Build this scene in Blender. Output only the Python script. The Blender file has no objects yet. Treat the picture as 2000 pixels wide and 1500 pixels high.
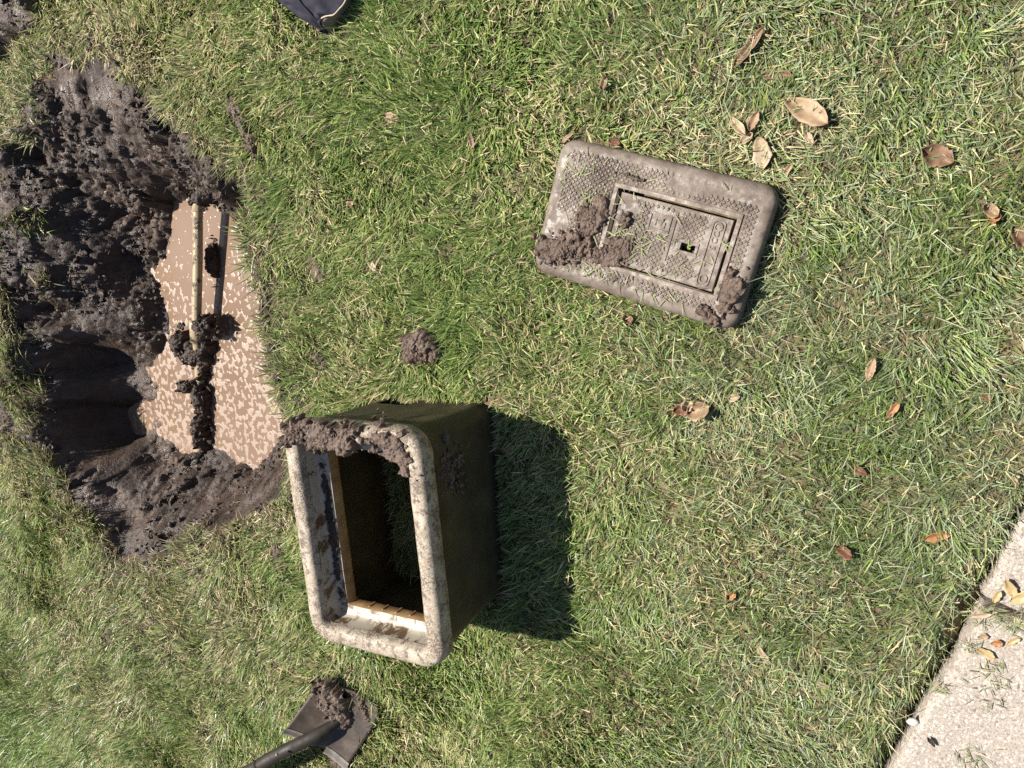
import bpy, bmesh, math
import numpy as np
from mathutils import Matrix, Vector

rng = np.random.default_rng(7)
scene = bpy.context.scene
COL = scene.collection

# ------------------------------------------------------------------ camera
CAM_H = 1.568
ROT = np.array([[0.89115362, -0.08954838, 0.44477671],
                [0.0, 0.9803285, 0.19737281],
                [-0.4537017, -0.17588949, 0.87362329]])
cam = bpy.data.cameras.new('camera')
cam.sensor_width = 36.0
cam.lens = 27.0
cam.clip_start = 0.05
cam.clip_end = 500.0
cam_ob = bpy.data.objects.new('camera', cam)
COL.objects.link(cam_ob)
M4 = Matrix([[*ROT[0], 0], [*ROT[1], 0], [*ROT[2], CAM_H], [0, 0, 0, 1]])
cam_ob.matrix_world = M4
scene.camera = cam_ob

# ------------------------------------------------------------------ sky, sun, exposure
SUN = Vector((0.181, -0.038, -0.281)).normalized()
SUN_EL = math.asin(-SUN.z)
SUN_AZ = math.atan2(-SUN.x, -SUN.y)
world = bpy.data.worlds.new('World')
scene.world = world
world.use_nodes = True
wn = world.node_tree
sky = wn.nodes.new('ShaderNodeTexSky')
sky.sky_type = 'NISHITA'
sky.sun_disc = False
sky.sun_elevation = SUN_EL
sky.sun_rotation = SUN_AZ
bg = wn.nodes['Background']
bg.inputs['Strength'].default_value = 0.05
wn.links.new(sky.outputs['Color'], bg.inputs['Color'])
sun = bpy.data.lights.new('sun', 'SUN')
sun.energy = 4.6
sun.angle = math.radians(0.53)
sun.color = (1.0, 0.95, 0.87)
sun_ob = bpy.data.objects.new('sun', sun)
sun_ob.rotation_euler = SUN.to_track_quat('-Z', 'Y').to_euler()
sun_ob.location = (-2, 1, 4)
COL.objects.link(sun_ob)
scene.view_settings.view_transform = 'Standard'
scene.view_settings.look = 'None'
scene.view_settings.exposure = 1.2
scene.view_settings.gamma = 1.0
scene.view_settings.use_curve_mapping = False
scene.render.filter_size = 1.1
scene.cycles.use_denoising = False
scene.cycles.max_bounces = 5
scene.cycles.diffuse_bounces = 3
scene.cycles.glossy_bounces = 2
scene.cycles.transmission_bounces = 3

# ------------------------------------------------------------------ layout helper: photo point -> point of the place at height z
def at(px, py, z=0.0):
    d = ROT @ np.array([(px - 1000.0) / 1500.0, -(py - 750.0) / 1500.0, -1.0])
    t = (z - CAM_H) / d[2]
    return np.array([t * d[0], t * d[1], z])

# ------------------------------------------------------------------ noise
_T = np.random.default_rng(11).random((256, 256))
_T3 = np.random.default_rng(12).random((64, 64, 64))
def vn(x, y, s=0):
    x = x + s * 17.31; y = y + s * 9.77
    xi = np.floor(x).astype(int); yi = np.floor(y).astype(int)
    fx = x - xi; fy = y - yi
    fx = fx * fx * (3 - 2 * fx); fy = fy * fy * (3 - 2 * fy)
    a = _T[xi & 255, yi & 255]; b = _T[(xi + 1) & 255, yi & 255]
    c = _T[xi & 255, (yi + 1) & 255]; d = _T[(xi + 1) & 255, (yi + 1) & 255]
    return (a * (1 - fx) + b * fx) * (1 - fy) + (c * (1 - fx) + d * fx) * fy
def fbm(x, y, f, o=4, s=0):
    r = 0; a = 1; t = 0
    for i in range(o):
        r = r + a * vn(x * f, y * f, s + i * 3); t += a; a *= .5; f *= 2.03
    return r / t
def vn3(p, s=0):
    p = p + s * 5.37
    i = np.floor(p).astype(int); f = p - i; f = f * f * (3 - 2 * f)
    r = 0
    for dx in (0, 1):
        for dy in (0, 1):
            for dz in (0, 1):
                w = (f[:, 0] if dx else 1 - f[:, 0]) * (f[:, 1] if dy else 1 - f[:, 1]) * (f[:, 2] if dz else 1 - f[:, 2])
                r = r + w * _T3[(i[:, 0] + dx) & 63, (i[:, 1] + dy) & 63, (i[:, 2] + dz) & 63]
    return r
def fbm3(p, f, o=3, s=0):
    r = 0; a = 1; t = 0
    for k in range(o):
        r = r + a * vn3(p * f, s + k); t += a; a *= .5; f *= 2.03
    return r / t
def worley(x, y, f, s=0):
    """nearest-cell distance and a random number of that cell"""
    x = x * f + s * 3.7; y = y * f + s * 7.3
    xi = np.floor(x).astype(int); yi = np.floor(y).astype(int)
    best = np.full(x.shape, 9.0); val = np.zeros(x.shape)
    for dx in (-1, 0, 1):
        for dy in (-1, 0, 1):
            cx = xi + dx; cy = yi + dy
            px = cx + _T[cx & 255, cy & 255]; py = cy + _T[(cx + 91) & 255, (cy + 37) & 255]
            d = (px - x) ** 2 + (py - y) ** 2
            k = d < best
            best = np.where(k, d, best); val = np.where(k, _T[(cx + 13) & 255, (cy + 171) & 255], val)
    return np.sqrt(best), val
def clods(x, y, f, s=0):
    """rounded lumps of uneven height with sharp crevices between them, about 0..1"""
    d, v = worley(x, y, f, s)
    return np.sqrt(np.clip(1 - (d * 1.15) ** 2, 0, 1)) * (.35 + .65 * v)
def sstep(a, b, v):
    t = np.clip((v - a) / (b - a), 0, 1)
    return t * t * (3 - 2 * t)
def sd_poly(x, y, poly):
    x = np.asarray(x); y = np.asarray(y)
    d = np.full(x.shape, 1e9); ins = np.zeros(x.shape, bool)
    n = len(poly)
    for i in range(n):
        ax, ay = poly[i]; bx, by = poly[(i + 1) % n]
        ex, ey = bx - ax, by - ay
        t = np.clip(((x - ax) * ex + (y - ay) * ey) / (ex * ex + ey * ey + 1e-12), 0, 1)
        d = np.minimum(d, (x - ax - t * ex) ** 2 + (y - ay - t * ey) ** 2)
        cond = ((ay > y) != (by > y)) & (x < ex * (y - ay) / (ey if ey else 1e-12) + ax)
        ins ^= cond
    d = np.sqrt(d)
    return np.where(ins, -d, d)

# ------------------------------------------------------------------ mesh helpers
def raw_mesh(name, verts, faces_flat, sizes, smooth=True, col=None):
    me = bpy.data.meshes.new(name)
    verts = np.ascontiguousarray(verts, dtype=np.float32)
    faces_flat = np.ascontiguousarray(faces_flat, dtype=np.int32)
    sizes = np.ascontiguousarray(sizes, dtype=np.int32)
    me.vertices.add(len(verts)); me.vertices.foreach_set('co', verts.ravel())
    me.loops.add(len(faces_flat)); me.loops.foreach_set('vertex_index', faces_flat)
    me.polygons.add(len(sizes))
    st = np.zeros(len(sizes), np.int32); st[1:] = np.cumsum(sizes)[:-1]
    me.polygons.foreach_set('loop_start', st)
    me.polygons.foreach_set('use_smooth', np.full(len(sizes), smooth))
    me.update(calc_edges=True)
    me.validate()
    if col is not None:
        a = me.color_attributes.new('Col', 'FLOAT_COLOR', 'POINT')
        c4 = np.ones((len(verts), 4), np.float32); c4[:, :3] = col
        a.data.foreach_set('color', c4.ravel())
    return me
def link(name, me, mat=None, loc=(0, 0, 0), parent=None, rz=0):
    o = bpy.data.objects.new(name, me)
    COL.objects.link(o)
    o.location = loc; o.rotation_euler = (0, 0, rz)
    if mat: me.materials.append(mat)
    if parent: o.parent = parent
    return o
def pm(name, verts, faces, mat, loc=(0, 0, 0), parent=None, smooth=False, rz=0):
    me = bpy.data.meshes.new(name)
    me.from_pydata([tuple(map(float, v)) for v in verts], [], [tuple(int(i) for i in f) for f in faces])
    bm = bmesh.new(); bm.from_mesh(me); bmesh.ops.recalc_face_normals(bm, faces=bm.faces); bm.to_mesh(me); bm.free()
    if smooth: me.polygons.foreach_set('use_smooth', np.full(len(me.polygons), True))
    me.update()
    return link(name, me, mat, loc, parent, rz)
def empty(name, loc, rz=0):
    o = bpy.data.objects.new(name, None); COL.objects.link(o)
    o.location = [float(v) for v in loc]; o.rotation_euler = (0, 0, rz); o.empty_display_size = .05
    return o
def tag(o, label=None, cat=None, group=None, kind=None):
    if label: o['label'] = label
    if cat: o['category'] = cat
    if group: o['group'] = group
    if kind: o['kind'] = kind
    return o
def bevel(o, w, seg=2):
    m = o.modifiers.new('bevel', 'BEVEL'); m.width = w; m.segments = seg; m.limit_method = 'ANGLE'
    return o
def grid_faces(nu, nv, closed_v=False):
    i = np.arange(nu - 1)[:, None]; j = np.arange(nv if closed_v else nv - 1)[None, :]
    j2 = (j + 1) % nv
    return np.stack([i * nv + j, (i + 1) * nv + j, (i + 1) * nv + j2, i * nv + j2], -1).reshape(-1, 4)
def boxes(name, lst, mat, parent=None, loc=(0, 0, 0), bev=0, rz=0):
    V = []; F = []
    for (x0, x1, y0, y1, z0, z1) in lst:
        b = len(V)
        V += [(x0, y0, z0), (x1, y0, z0), (x1, y1, z0), (x0, y1, z0), (x0, y0, z1), (x1, y0, z1), (x1, y1, z1), (x0, y1, z1)]
        F += [[b + k for k in f] for f in ((3, 2, 1, 0), (4, 5, 6, 7), (0, 1, 5, 4), (1, 2, 6, 5), (2, 3, 7, 6), (3, 0, 4, 7))]
    o = pm(name, V, F, mat, loc, parent, rz=rz)
    if bev: bevel(o, bev)
    return o
def tube(name, pts, radii, mat, loc=(0, 0, 0), parent=None, seg=14, jit=0.0, seed=0):
    pts = np.array(pts, float); n = len(pts)
    V = []
    up = np.array([0.1, 0.2, 1.0])
    for i in range(n):
        t = pts[min(i + 1, n - 1)] - pts[max(i - 1, 0)]; t /= np.linalg.norm(t)
        s = np.cross(t, up); s /= np.linalg.norm(s); u = np.cross(s, t)
        for k in range(seg):
            a = 2 * math.pi * k / seg
            r = radii[i]
            p = pts[i] + r * (math.cos(a) * s + math.sin(a) * u)
            V.append(p)
    V = np.array(V)
    if jit:
        V = V + jit * (fbm3(V * 1.0, 60, 3, seed) - .5)[:, None] * 2 * np.array([[1, 1, 1]])
    F = grid_faces(n, seg, True).tolist()
    F += [list(range(seg - 1, -1, -1)), list(range((n - 1) * seg, n * seg))]
    return pm(name, V, F, mat, loc, parent, True)
def spline(P, n):
    P = np.array(P, float); m = len(P)
    Q = np.vstack([2 * P[0] - P[1], P, 2 * P[-1] - P[-2]])
    out = []
    for t in np.linspace(0, m - 1 - 1e-9, n):
        i = int(t); f = t - i
        a, b, c, d = Q[i], Q[i + 1], Q[i + 2], Q[i + 3]
        out.append(.5 * (2 * b + (c - a) * f + (2 * a - 5 * b + 4 * c - d) * f * f + (3 * b - a - 3 * c + d) * f ** 3))
    return np.array(out)

# ------------------------------------------------------------------ materials
def nd(nt, typ, **kw):
    n = nt.nodes.new(typ)
    for k, v in kw.items():
        if k in ('noise_dimensions', 'feature', 'distance', 'blend_type', 'data_type', 'attribute_name', 'operation', 'interpolation_type', 'clamp'):
            setattr(n, k, v)
        else:
            n.inputs[k].default_value = v
    return n
def ramp(nt, fac, stops):
    r = nt.nodes.new('ShaderNodeValToRGB')
    e = r.color_ramp.elements
    while len(e) < len(stops): e.new(0.5)
    for el, (p, c) in zip(e, stops):
        el.position = p
        el.color = (*c, 1) if len(c) == 3 else c
    nt.links.new(fac, r.inputs['Fac'])
    return r.outputs['Color']
def new_mat(name):
    m = bpy.data.materials.new(name); m.use_nodes = True
    nt = m.node_tree
    return m, nt, nt.nodes['Principled BSDF']
def noise(nt, scale, detail=5, rough=.55, vec=None, dist=0):
    n = nt.nodes.new('ShaderNodeTexNoise')
    n.inputs['Scale'].default_value = scale; n.inputs['Detail'].default_value = detail
    n.inputs['Roughness'].default_value = rough; n.inputs['Distortion'].default_value = dist
    if vec is None:
        tc = nt.nodes.get('tc') or nt.nodes.new('ShaderNodeTexCoord'); tc.name = 'tc'
        vec = tc.outputs['Object']
    nt.links.new(vec, n.inputs['Vector'])
    return n.outputs['Fac']
def mixc(nt, fac, a, b, mode='MIX'):
    m = nt.nodes.new('ShaderNodeMix'); m.data_type = 'RGBA'; m.blend_type = mode
    for sock, v in ((m.inputs[0], fac), (m.inputs[6], a), (m.inputs[7], b)):
        if hasattr(v, 'is_linked') or hasattr(v, 'links'): nt.links.new(v, sock)
        elif isinstance(v, (int, float)): sock.default_value = v
        else: sock.default_value = (*v, 1)
    return m.outputs[2]
def bumpn(nt, bs, h, strength, dist):
    b = nt.nodes.new('ShaderNodeBump'); b.inputs['Strength'].default_value = strength; b.inputs['Distance'].default_value = dist
    nt.links.new(h, b.inputs['Height'])
    prev = bs.inputs['Normal'].links
    if prev: nt.links.new(prev[0].from_socket, b.inputs['Normal'])
    nt.links.new(b.outputs['Normal'], bs.inputs['Normal'])
def simple(name, stops, scale, rough=.6, rough2=None, bump=0.3, bscale=None, bdist=.002, spec=.4, detail=6, metallic=0):
    m, nt, bs = new_mat(name)
    f = noise(nt, scale, detail)
    nt.links.new(ramp(nt, f, stops), bs.inputs['Base Color'])
    if rough2 is None: bs.inputs['Roughness'].default_value = rough
    else:
        f2 = noise(nt, scale * 1.7, 4)
        nt.links.new(ramp(nt, f2, [(.35, (rough,) * 3), (.65, (rough2,) * 3)]), bs.inputs['Roughness'])
    bs.inputs['Specular IOR Level'].default_value = spec
    bs.inputs['Metallic'].default_value = metallic
    if bump: bumpn(nt, bs, noise(nt, bscale or scale * 4, 6, .6), bump, bdist)
    return m

def mud_material(name, stops, wet):
    m, nt, bs = new_mat(name)
    a = noise(nt, 6, 8, .62); b = noise(nt, 40, 5, .6)
    c = ramp(nt, a, stops)
    c = mixc(nt, ramp(nt, b, [(.45, (0, 0, 0)), (.7, (.6,) * 3)]), c, tuple(v * .5 for v in stops[0][1]))
    nt.links.new(c, bs.inputs['Base Color'])
    nt.links.new(ramp(nt, noise(nt, 14, 4), [(.42, (wet,) * 3), (.60, (.72,) * 3)]), bs.inputs['Roughness'])
    bs.inputs['Specular IOR Level'].default_value = .45
    bumpn(nt, bs, noise(nt, 95, 6, .65), .9, .007)
    bumpn(nt, bs, noise(nt, 320, 4, .6), .45, .002)
    return m
MUD = mud_material('wet_mud', [(.28, (.024, .0145, .0098)), (.5, (.050, .0315, .0215)), (.74, (.105, .068, .050))], .37)
MUD2 = simple('clinging_mud', [(.25, (.048, .030, .021)), (.5, (.095, .063, .046)), (.75, (.150, .106, .079))], 25, .42, .8, .8, 240, .003, .42, 8)
SOIL = simple('lawn_soil', [(.3, (.05, .036, .022)), (.55, (.10, .075, .042)), (.75, (.19, .15, .085))], 30, .85, None, .6, 160, .004, .2)
BODY = simple('muddy_box_plastic', [(.3, (.030, .023, .011)), (.6, (.055, .042, .021)), (.8, (.10, .075, .043))], 12, .45, .7, .5, 120, .0015, .4)
STEEL = simple('muddy_steel', [(.3, (.026, .018, .013)), (.55, (.050, .036, .027)), (.8, (.085, .063, .048))], 22, .42, .7, .6, 110, .0015, .45)
STEEL2 = simple('worn_steel', [(.3, (.12, .10, .088)), (.7, (.20, .175, .155))], 40, .4, None, .3, 90, .0006, .5)
SHAFT = simple('dark_shaft', [(.3, (.010, .0065, .0035)), (.7, (.022, .015, .009))], 18, .6, .8, .3, 70, .001, .4)
NAVY = simple('navy_cloth', [(.3, (.018, .017, .026)), (.7, (.030, .028, .040))], 60, .85, None, .4, 900, .0006, .2)
TAN = simple('tan_canvas', [(.3, (.17, .135, .095)), (.7, (.24, .19, .14))], 60, .85, None, .3, 900, .0005, .2)
PIPING = simple('pale_piping', [(.3, (.32, .26, .19)), (.7, (.4, .34, .26))], 60, .7, None, 0)

def rim_material():
    m, nt, bs = new_mat('dirty_cream_rim')
    a = noise(nt, 14, 7, .6); b = noise(nt, 55, 6, .65); c = noise(nt, 260, 3, .6)
    base = ramp(nt, b, [(.3, (.24, .185, .125)), (.5, (.36, .30, .225)), (.72, (.44, .40, .33))])
    dirt = ramp(nt, a, [(.36, (0, 0, 0)), (.60, (1, 1, 1))])
    speck = ramp(nt, c, [(.42, (0, 0, 0)), (.60, (1, 1, 1))])
    fac = mixc(nt, .85, dirt, speck, 'MULTIPLY')
    c2 = mixc(nt, fac, base, (.095, .060, .036))
    d2 = ramp(nt, noise(nt, 48, 8, .78), [(.52, (0, 0, 0)), (.60, (1, 1, 1))])
    c3 = mixc(nt, d2, c2, (.115, .082, .060))
    nt.links.new(c3, bs.inputs['Base Color'])
    bs.inputs['Roughness'].default_value = .55
    bumpn(nt, bs, noise(nt, 220, 5, .65), .8, .002)
    bumpn(nt, bs, d2, .5, .002)
    return m
RIM = rim_material()
def ledge_material():
    m, nt, bs = new_mat('pale_ledge')
    d = ramp(nt, noise(nt, 24, 6, .65, dist=.8), [(.5, (0, 0, 0)), (.58, (1, 1, 1))])
    c = mixc(nt, d, (.34, .30, .235), (.085, .05, .024))
    nt.links.new(c, bs.inputs['Base Color']); bs.inputs['Roughness'].default_value = .45
    bumpn(nt, bs, d, .3, .001)
    return m
LEDGE = ledge_material()
SKIRT = simple('tan_skirt', [(.3, (.20, .115, .05)), (.6, (.32, .20, .095)), (.8, (.42, .30, .17))], 40, .5, None, .3, 100, .001)

def lid_material(name, light=1.0):
    m, nt, bs = new_mat(name)
    a = noise(nt, 16, 7, .6); b = noise(nt, 90, 5, .6)
    base = ramp(nt, a, [(.3, tuple(light * v for v in (.090, .068, .052))), (.5, tuple(light * v for v in (.150, .118, .093))), (.72, tuple(light * v for v in (.26, .215, .176)))])
    c = mixc(nt, ramp(nt, b, [(.42, (0, 0, 0)), (.7, (.55,) * 3)]), base, (.058, .041, .031))
    nt.links.new(c, bs.inputs['Base Color'])
    nt.links.new(ramp(nt, noise(nt, 70, 5), [(.42, (.40,) * 3), (.56, (.8,) * 3)]), bs.inputs['Roughness'])
    bs.inputs['Specular IOR Level'].default_value = .4
    bumpn(nt, bs, noise(nt, 60, 6, .65), .45, .002)
    bumpn(nt, bs, noise(nt, 300, 4, .6), .5, .0012)
    return m
LID = lid_material('muddy_lid')
PLATE = lid_material('muddy_plate', .95)
RUST = lid_material('cast_frame', 1.15)

def water_material():
    m, nt, bs = new_mat('muddy_water')
    tc = nt.nodes.new('ShaderNodeTexCoord'); tc.name = 'tc'
    base = ramp(nt, noise(nt, 2.2, 3), [(.35, (.152, .098, .060)), (.65, (.200, .134, .093))])
    # floating scum: blobs, denser away from the upper end of the pit
    mp = nt.nodes.new('ShaderNodeMapping'); mp.inputs['Scale'].default_value = (1.25, 1.0, 1.0)
    nt.links.new(tc.outputs['Object'], mp.inputs['Vector'])
    f1 = noise(nt, 46, 1.5, .5, mp.outputs['Vector'], .3)
    dens = noise(nt, 4.0, 2)
    sep = nt.nodes.new('ShaderNodeSeparateXYZ'); nt.links.new(tc.outputs['Object'], sep.inputs[0])
    g = nt.nodes.new('ShaderNodeMapRange'); g.interpolation_type = 'SMOOTHSTEP'
    g.inputs['From Min'].default_value = .10; g.inputs['From Max'].default_value = -.55
    g.inputs['To Min'].default_value = -.13; g.inputs['To Max'].default_value = .01
    nt.links.new(sep.outputs['Y'], g.inputs['Value'])
    s1 = nd(nt, 'ShaderNodeMath', operation='MULTIPLY_ADD'); nt.links.new(dens, s1.inputs[0]); s1.inputs[1].default_value = .22
    nt.links.new(f1, s1.inputs[2])
    s2 = nd(nt, 'ShaderNodeMath', operation='ADD'); nt.links.new(s1.outputs[0], s2.inputs[0]); nt.links.new(g.outputs[0], s2.inputs[1])
    foam = ramp(nt, s2.outputs[0], [(.632, (0, 0, 0)), (.655, (.8,) * 3), (.70, (1, 1, 1))])
    fc = ramp(nt, noise(nt, 160, 3), [(.35, (.195, .132, .090)), (.6, (.245, .172, .124))])
    c = mixc(nt, foam, base, fc)
    nt.links.new(c, bs.inputs['Base Color'])
    nt.links.new(ramp(nt, foam, [(0, (.14,) * 3), (1, (.55,) * 3)]), bs.inputs['Roughness'])
    bs.inputs['Specular IOR Level'].default_value = .5
    bumpn(nt, bs, foam, .25, .001)
    bumpn(nt, bs, noise(nt, 40, 2), .05, .002)
    return m
WATER = water_material()

def pipe_material():
    m, nt, bs = new_mat('muddy_pvc')
    d = ramp(nt, noise(nt, 30, 6, .7), [(.52, (0, 0, 0)), (.62, (1, 1, 1))])
    c = mixc(nt, d, (.30, .23, .135), (.045, .032, .022))
    nt.links.new(c, bs.inputs['Base Color']); bs.inputs['Roughness'].default_value = .4
    bumpn(nt, bs, d, .6, .003)
    return m
PIPE = pipe_material()

def concrete_material():
    m, nt, bs = new_mat('exposed_aggregate_concrete')
    tc = nt.nodes.new('ShaderNodeTexCoord'); tc.name = 'tc'
    wv = nt.nodes.new('ShaderNodeTexNoise'); wv.inputs['Scale'].default_value = 130; wv.inputs['Detail'].default_value = 3
    nt.links.new(tc.outputs['Object'], wv.inputs['Vector'])
    ad = nd(nt, 'ShaderNodeVectorMath', operation='MULTIPLY_ADD'); nt.links.new(wv.outputs['Color'], ad.inputs[0]); ad.inputs[1].default_value = (.007, .007, .007)
    nt.links.new(tc.outputs['Object'], ad.inputs[2])
    v = nt.nodes.new('ShaderNodeTexVoronoi'); v.inputs['Scale'].default_value = 140
    nt.links.new(ad.outputs[0], v.inputs['Vector'])
    sep = nt.nodes.new('ShaderNodeSeparateColor'); nt.links.new(v.outputs['Color'], sep.inputs[0])
    peb = ramp(nt, sep.outputs[0], [(0, (.20, .16, .13)), (.3, (.42, .375, .31)), (.6, (.54, .50, .43)), (.85, (.38, .33, .27)), (1, (.12, .09, .075))])
    gap = ramp(nt, v.outputs['Distance'], [(.22, (1, 1, 1)), (.62, (0, 0, 0))])
    c = mixc(nt, gap, (.32, .275, .23), peb)
    c = mixc(nt, ramp(nt, noise(nt, 380, 3, .7), [(.40, (.75,) * 3), (.52, (0, 0, 0))]), c, (.12, .095, .075))
    c = mixc(nt, ramp(nt, noise(nt, 7, 5), [(.4, (0, 0, 0)), (.75, (.45,) * 3)]), c, (.21, .175, .14))
    nt.links.new(c, bs.inputs['Base Color']); bs.inputs['Roughness'].default_value = .75
    bumpn(nt, bs, gap, .35, .0015)
    bumpn(nt, bs, noise(nt, 420, 4, .7), .5, .0012)
    return m
CONC = concrete_material()

def blade_material(name, trans=.32, rough=.42, spec=.35):
    m, nt, bs = new_mat(name)
    a = nt.nodes.new('ShaderNodeAttribute'); a.attribute_name = 'Col'
    nt.links.new(a.outputs['Color'], bs.inputs['Base Color'])
    bs.inputs['Roughness'].default_value = rough
    bs.inputs['Specular IOR Level'].default_value = spec
    t = nt.nodes.new('ShaderNodeBsdfTranslucent')
    nt.links.new(a.outputs['Color'], t.inputs['Color'])
    mx = nt.nodes.new('ShaderNodeMixShader'); mx.inputs[0].default_value = trans
    nt.links.new(bs.outputs[0], mx.inputs[1]); nt.links.new(t.outputs[0], mx.inputs[2])
    nt.links.new(mx.outputs[0], nt.nodes['Material Output'].inputs['Surface'])
    return m
GRASS = blade_material('grass_blades', .22, .38, .4)
STRAW = blade_material('dead_blades', .15, .6, .3)
def leaf_material(name, c1, c2):
    m, nt, bs = new_mat(name)
    c = ramp(nt, noise(nt, 60, 5), [(.35, c1), (.65, c2)])
    nt.links.new(c, bs.inputs['Base Color']); bs.inputs['Roughness'].default_value = .6
    bumpn(nt, bs, noise(nt, 180, 4), .4, .001)
    return m
LEAF = {'rust': leaf_material('rust_leaf', (.085, .033, .016), (.17, .075, .038)),
        'brown': leaf_material('brown_leaf', (.09, .048, .025), (.19, .11, .06)),
        'tan': leaf_material('tan_leaf', (.19, .12, .066), (.30, .205, .12)),
        'pale': leaf_material('pale_leaf', (.24, .17, .10), (.36, .28, .185)),
        'orange': leaf_material('orange_leaf', (.20, .082, .028), (.31, .15, .055)),
        'yellow': leaf_material('yellow_leaf', (.28, .195, .085), (.38, .29, .15)),
        'white': leaf_material('white_petal', (.35, .33, .28), (.42, .40, .36)),
        'dark': leaf_material('dark_chip', (.03, .02, .014), (.05, .034, .022))}

# ------------------------------------------------------------------ terrain
MUD_PX = [(75, 165), (125, 115), (195, 110), (240, 140), (275, 170), (325, 200), (350, 235), (380, 290), (425, 320), (475, 345),
          (492, 385), (480, 420), (490, 480), (503, 550), (522, 620), (536, 700), (548, 790), (560, 830), (565, 900), (568, 960),
          (540, 985), (500, 1000), (440, 1030), (390, 1040), (335, 1085), (300, 1090), (255, 1105), (222, 1090), (195, 1030),
          (150, 985), (112, 930), (80, 880), (30, 850), (-100, 870), (-190, 700), (-180, 560), (-90, 440), (-40, 360),
          (10, 300), (50, 250), (60, 200)]
MUD_POLY = [tuple(at(*p)[:2]) for p in MUD_PX]
PILE_POLY = [tuple(at(*p)[:2]) for p in [(-120, -90), (60, -90), (80, 10), (68, 60), (35, 78), (10, 110), (-120, 140)]]
ctrl = []
for i in range(len(MUD_POLY)):
    a = np.array(MUD_POLY[i]); b = np.array(MUD_POLY[(i + 1) % len(MUD_POLY)])
    ctrl.append((a[0], a[1], -.004)); ctrl.append((*((a + b) / 2), -.004))
for (u, v, z) in [(180, 260, -.04), (130, 200, -.03), (280, 260, -.05), (330, 290, -.055), (390, 335, -.08), (430, 375, -.10), (465, 400, -.08),
                  (230, 335, -.09), (100, 285, -.12), (130, 330, -.10), (215, 380, -.18), (255, 410, -.22), (300, 430, -.235), (150, 430, -.11), (205, 480, -.14),
                  (235, 540, -.185), (270, 530, -.235), (300, 560, -.245), (110, 500, -.06), (60, 450, 0), (70, 560, 0), (0, 500, .01), (-60, 600, .01), (-100, 700, .01), (20, 650, .01), (20, 380, 0), (150, 620, -.13), (100, 650, -.02), (200, 690, -.20),
                  (250, 700, -.25), (60, 700, 0.01), (50, 780, .015), (-30, 750, 0), (90, 840, 0.0), (200, 800, -.19), (130, 780, -.06), (250, 860, -.23), (180, 900, -.08),
                  (345, 402, -.26), (328, 445, -.262), (340, 475, -.262), (318, 510, -.262), (320, 600, -.255), (313, 680, -.255), (306, 760, -.255), (312, 830, -.255),
                  (330, 865, -.26), (375, 878, -.258), (430, 885, -.258), (480, 908, -.26), (515, 893, -.258), (545, 860, -.258), (375, 380, -.255), (430, 398, -.24), (470, 425, -.255),
                  (400, 500, -.33), (380, 440, -.32), (450, 700, -.34), (350, 750, -.32), (480, 800, -.33), (400, 830, -.31), (350, 560, -.32), (450, 560, -.33),
                  (400, 925, -.21), (500, 935, -.22), (400, 965, -.16), (330, 930, -.19), (300, 970, -.12), (480, 975, -.13), (540, 930, -.14), (350, 1020, -.07), (440, 1000, -.08),
                  (270, 1060, -.035), (230, 1020, -.05), (250, 960, -.10), (170, 960, -.025)]:
    p = at(u, v, z); ctrl.append((p[0], p[1], z))
for (u, v) in [(490, 410), (492, 480), (503, 550), (522, 620), (536, 700), (548, 790), (562, 850)]:
    p = at(u, v, 0)
    ctrl.append((p[0] - .035, p[1], -.03)); ctrl.append((p[0] - .075, p[1], -.22)); ctrl.append((p[0] - .11, p[1], -.32))
ctrl = np.array(ctrl)
def _U(r2): return np.where(r2 > 0, .5 * r2 * np.log(np.maximum(r2, 1e-12)), 0)
_n = len(ctrl)
_K = _U((ctrl[:, None, 0] - ctrl[None, :, 0]) ** 2 + (ctrl[:, None, 1] - ctrl[None, :, 1]) ** 2) + 2e-4 * np.eye(_n)
_P = np.column_stack([np.ones(_n), ctrl[:, :2]])
_W = np.linalg.solve(np.block([[_K, _P], [_P.T, np.zeros((3, 3))]]), np.concatenate([ctrl[:, 2], np.zeros(3)]))
def tps(x, y):
    out = np.empty(x.shape)
    for s in range(0, len(x), 20000):
        xs, ys = x[s:s + 20000], y[s:s + 20000]
        out[s:s + 20000] = _U((xs[:, None] - ctrl[None, :, 0]) ** 2 + (ys[:, None] - ctrl[None, :, 1]) ** 2) @ _W[:_n] + _W[_n] + _W[_n + 1] * xs + _W[_n + 2] * ys
    return out
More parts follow.
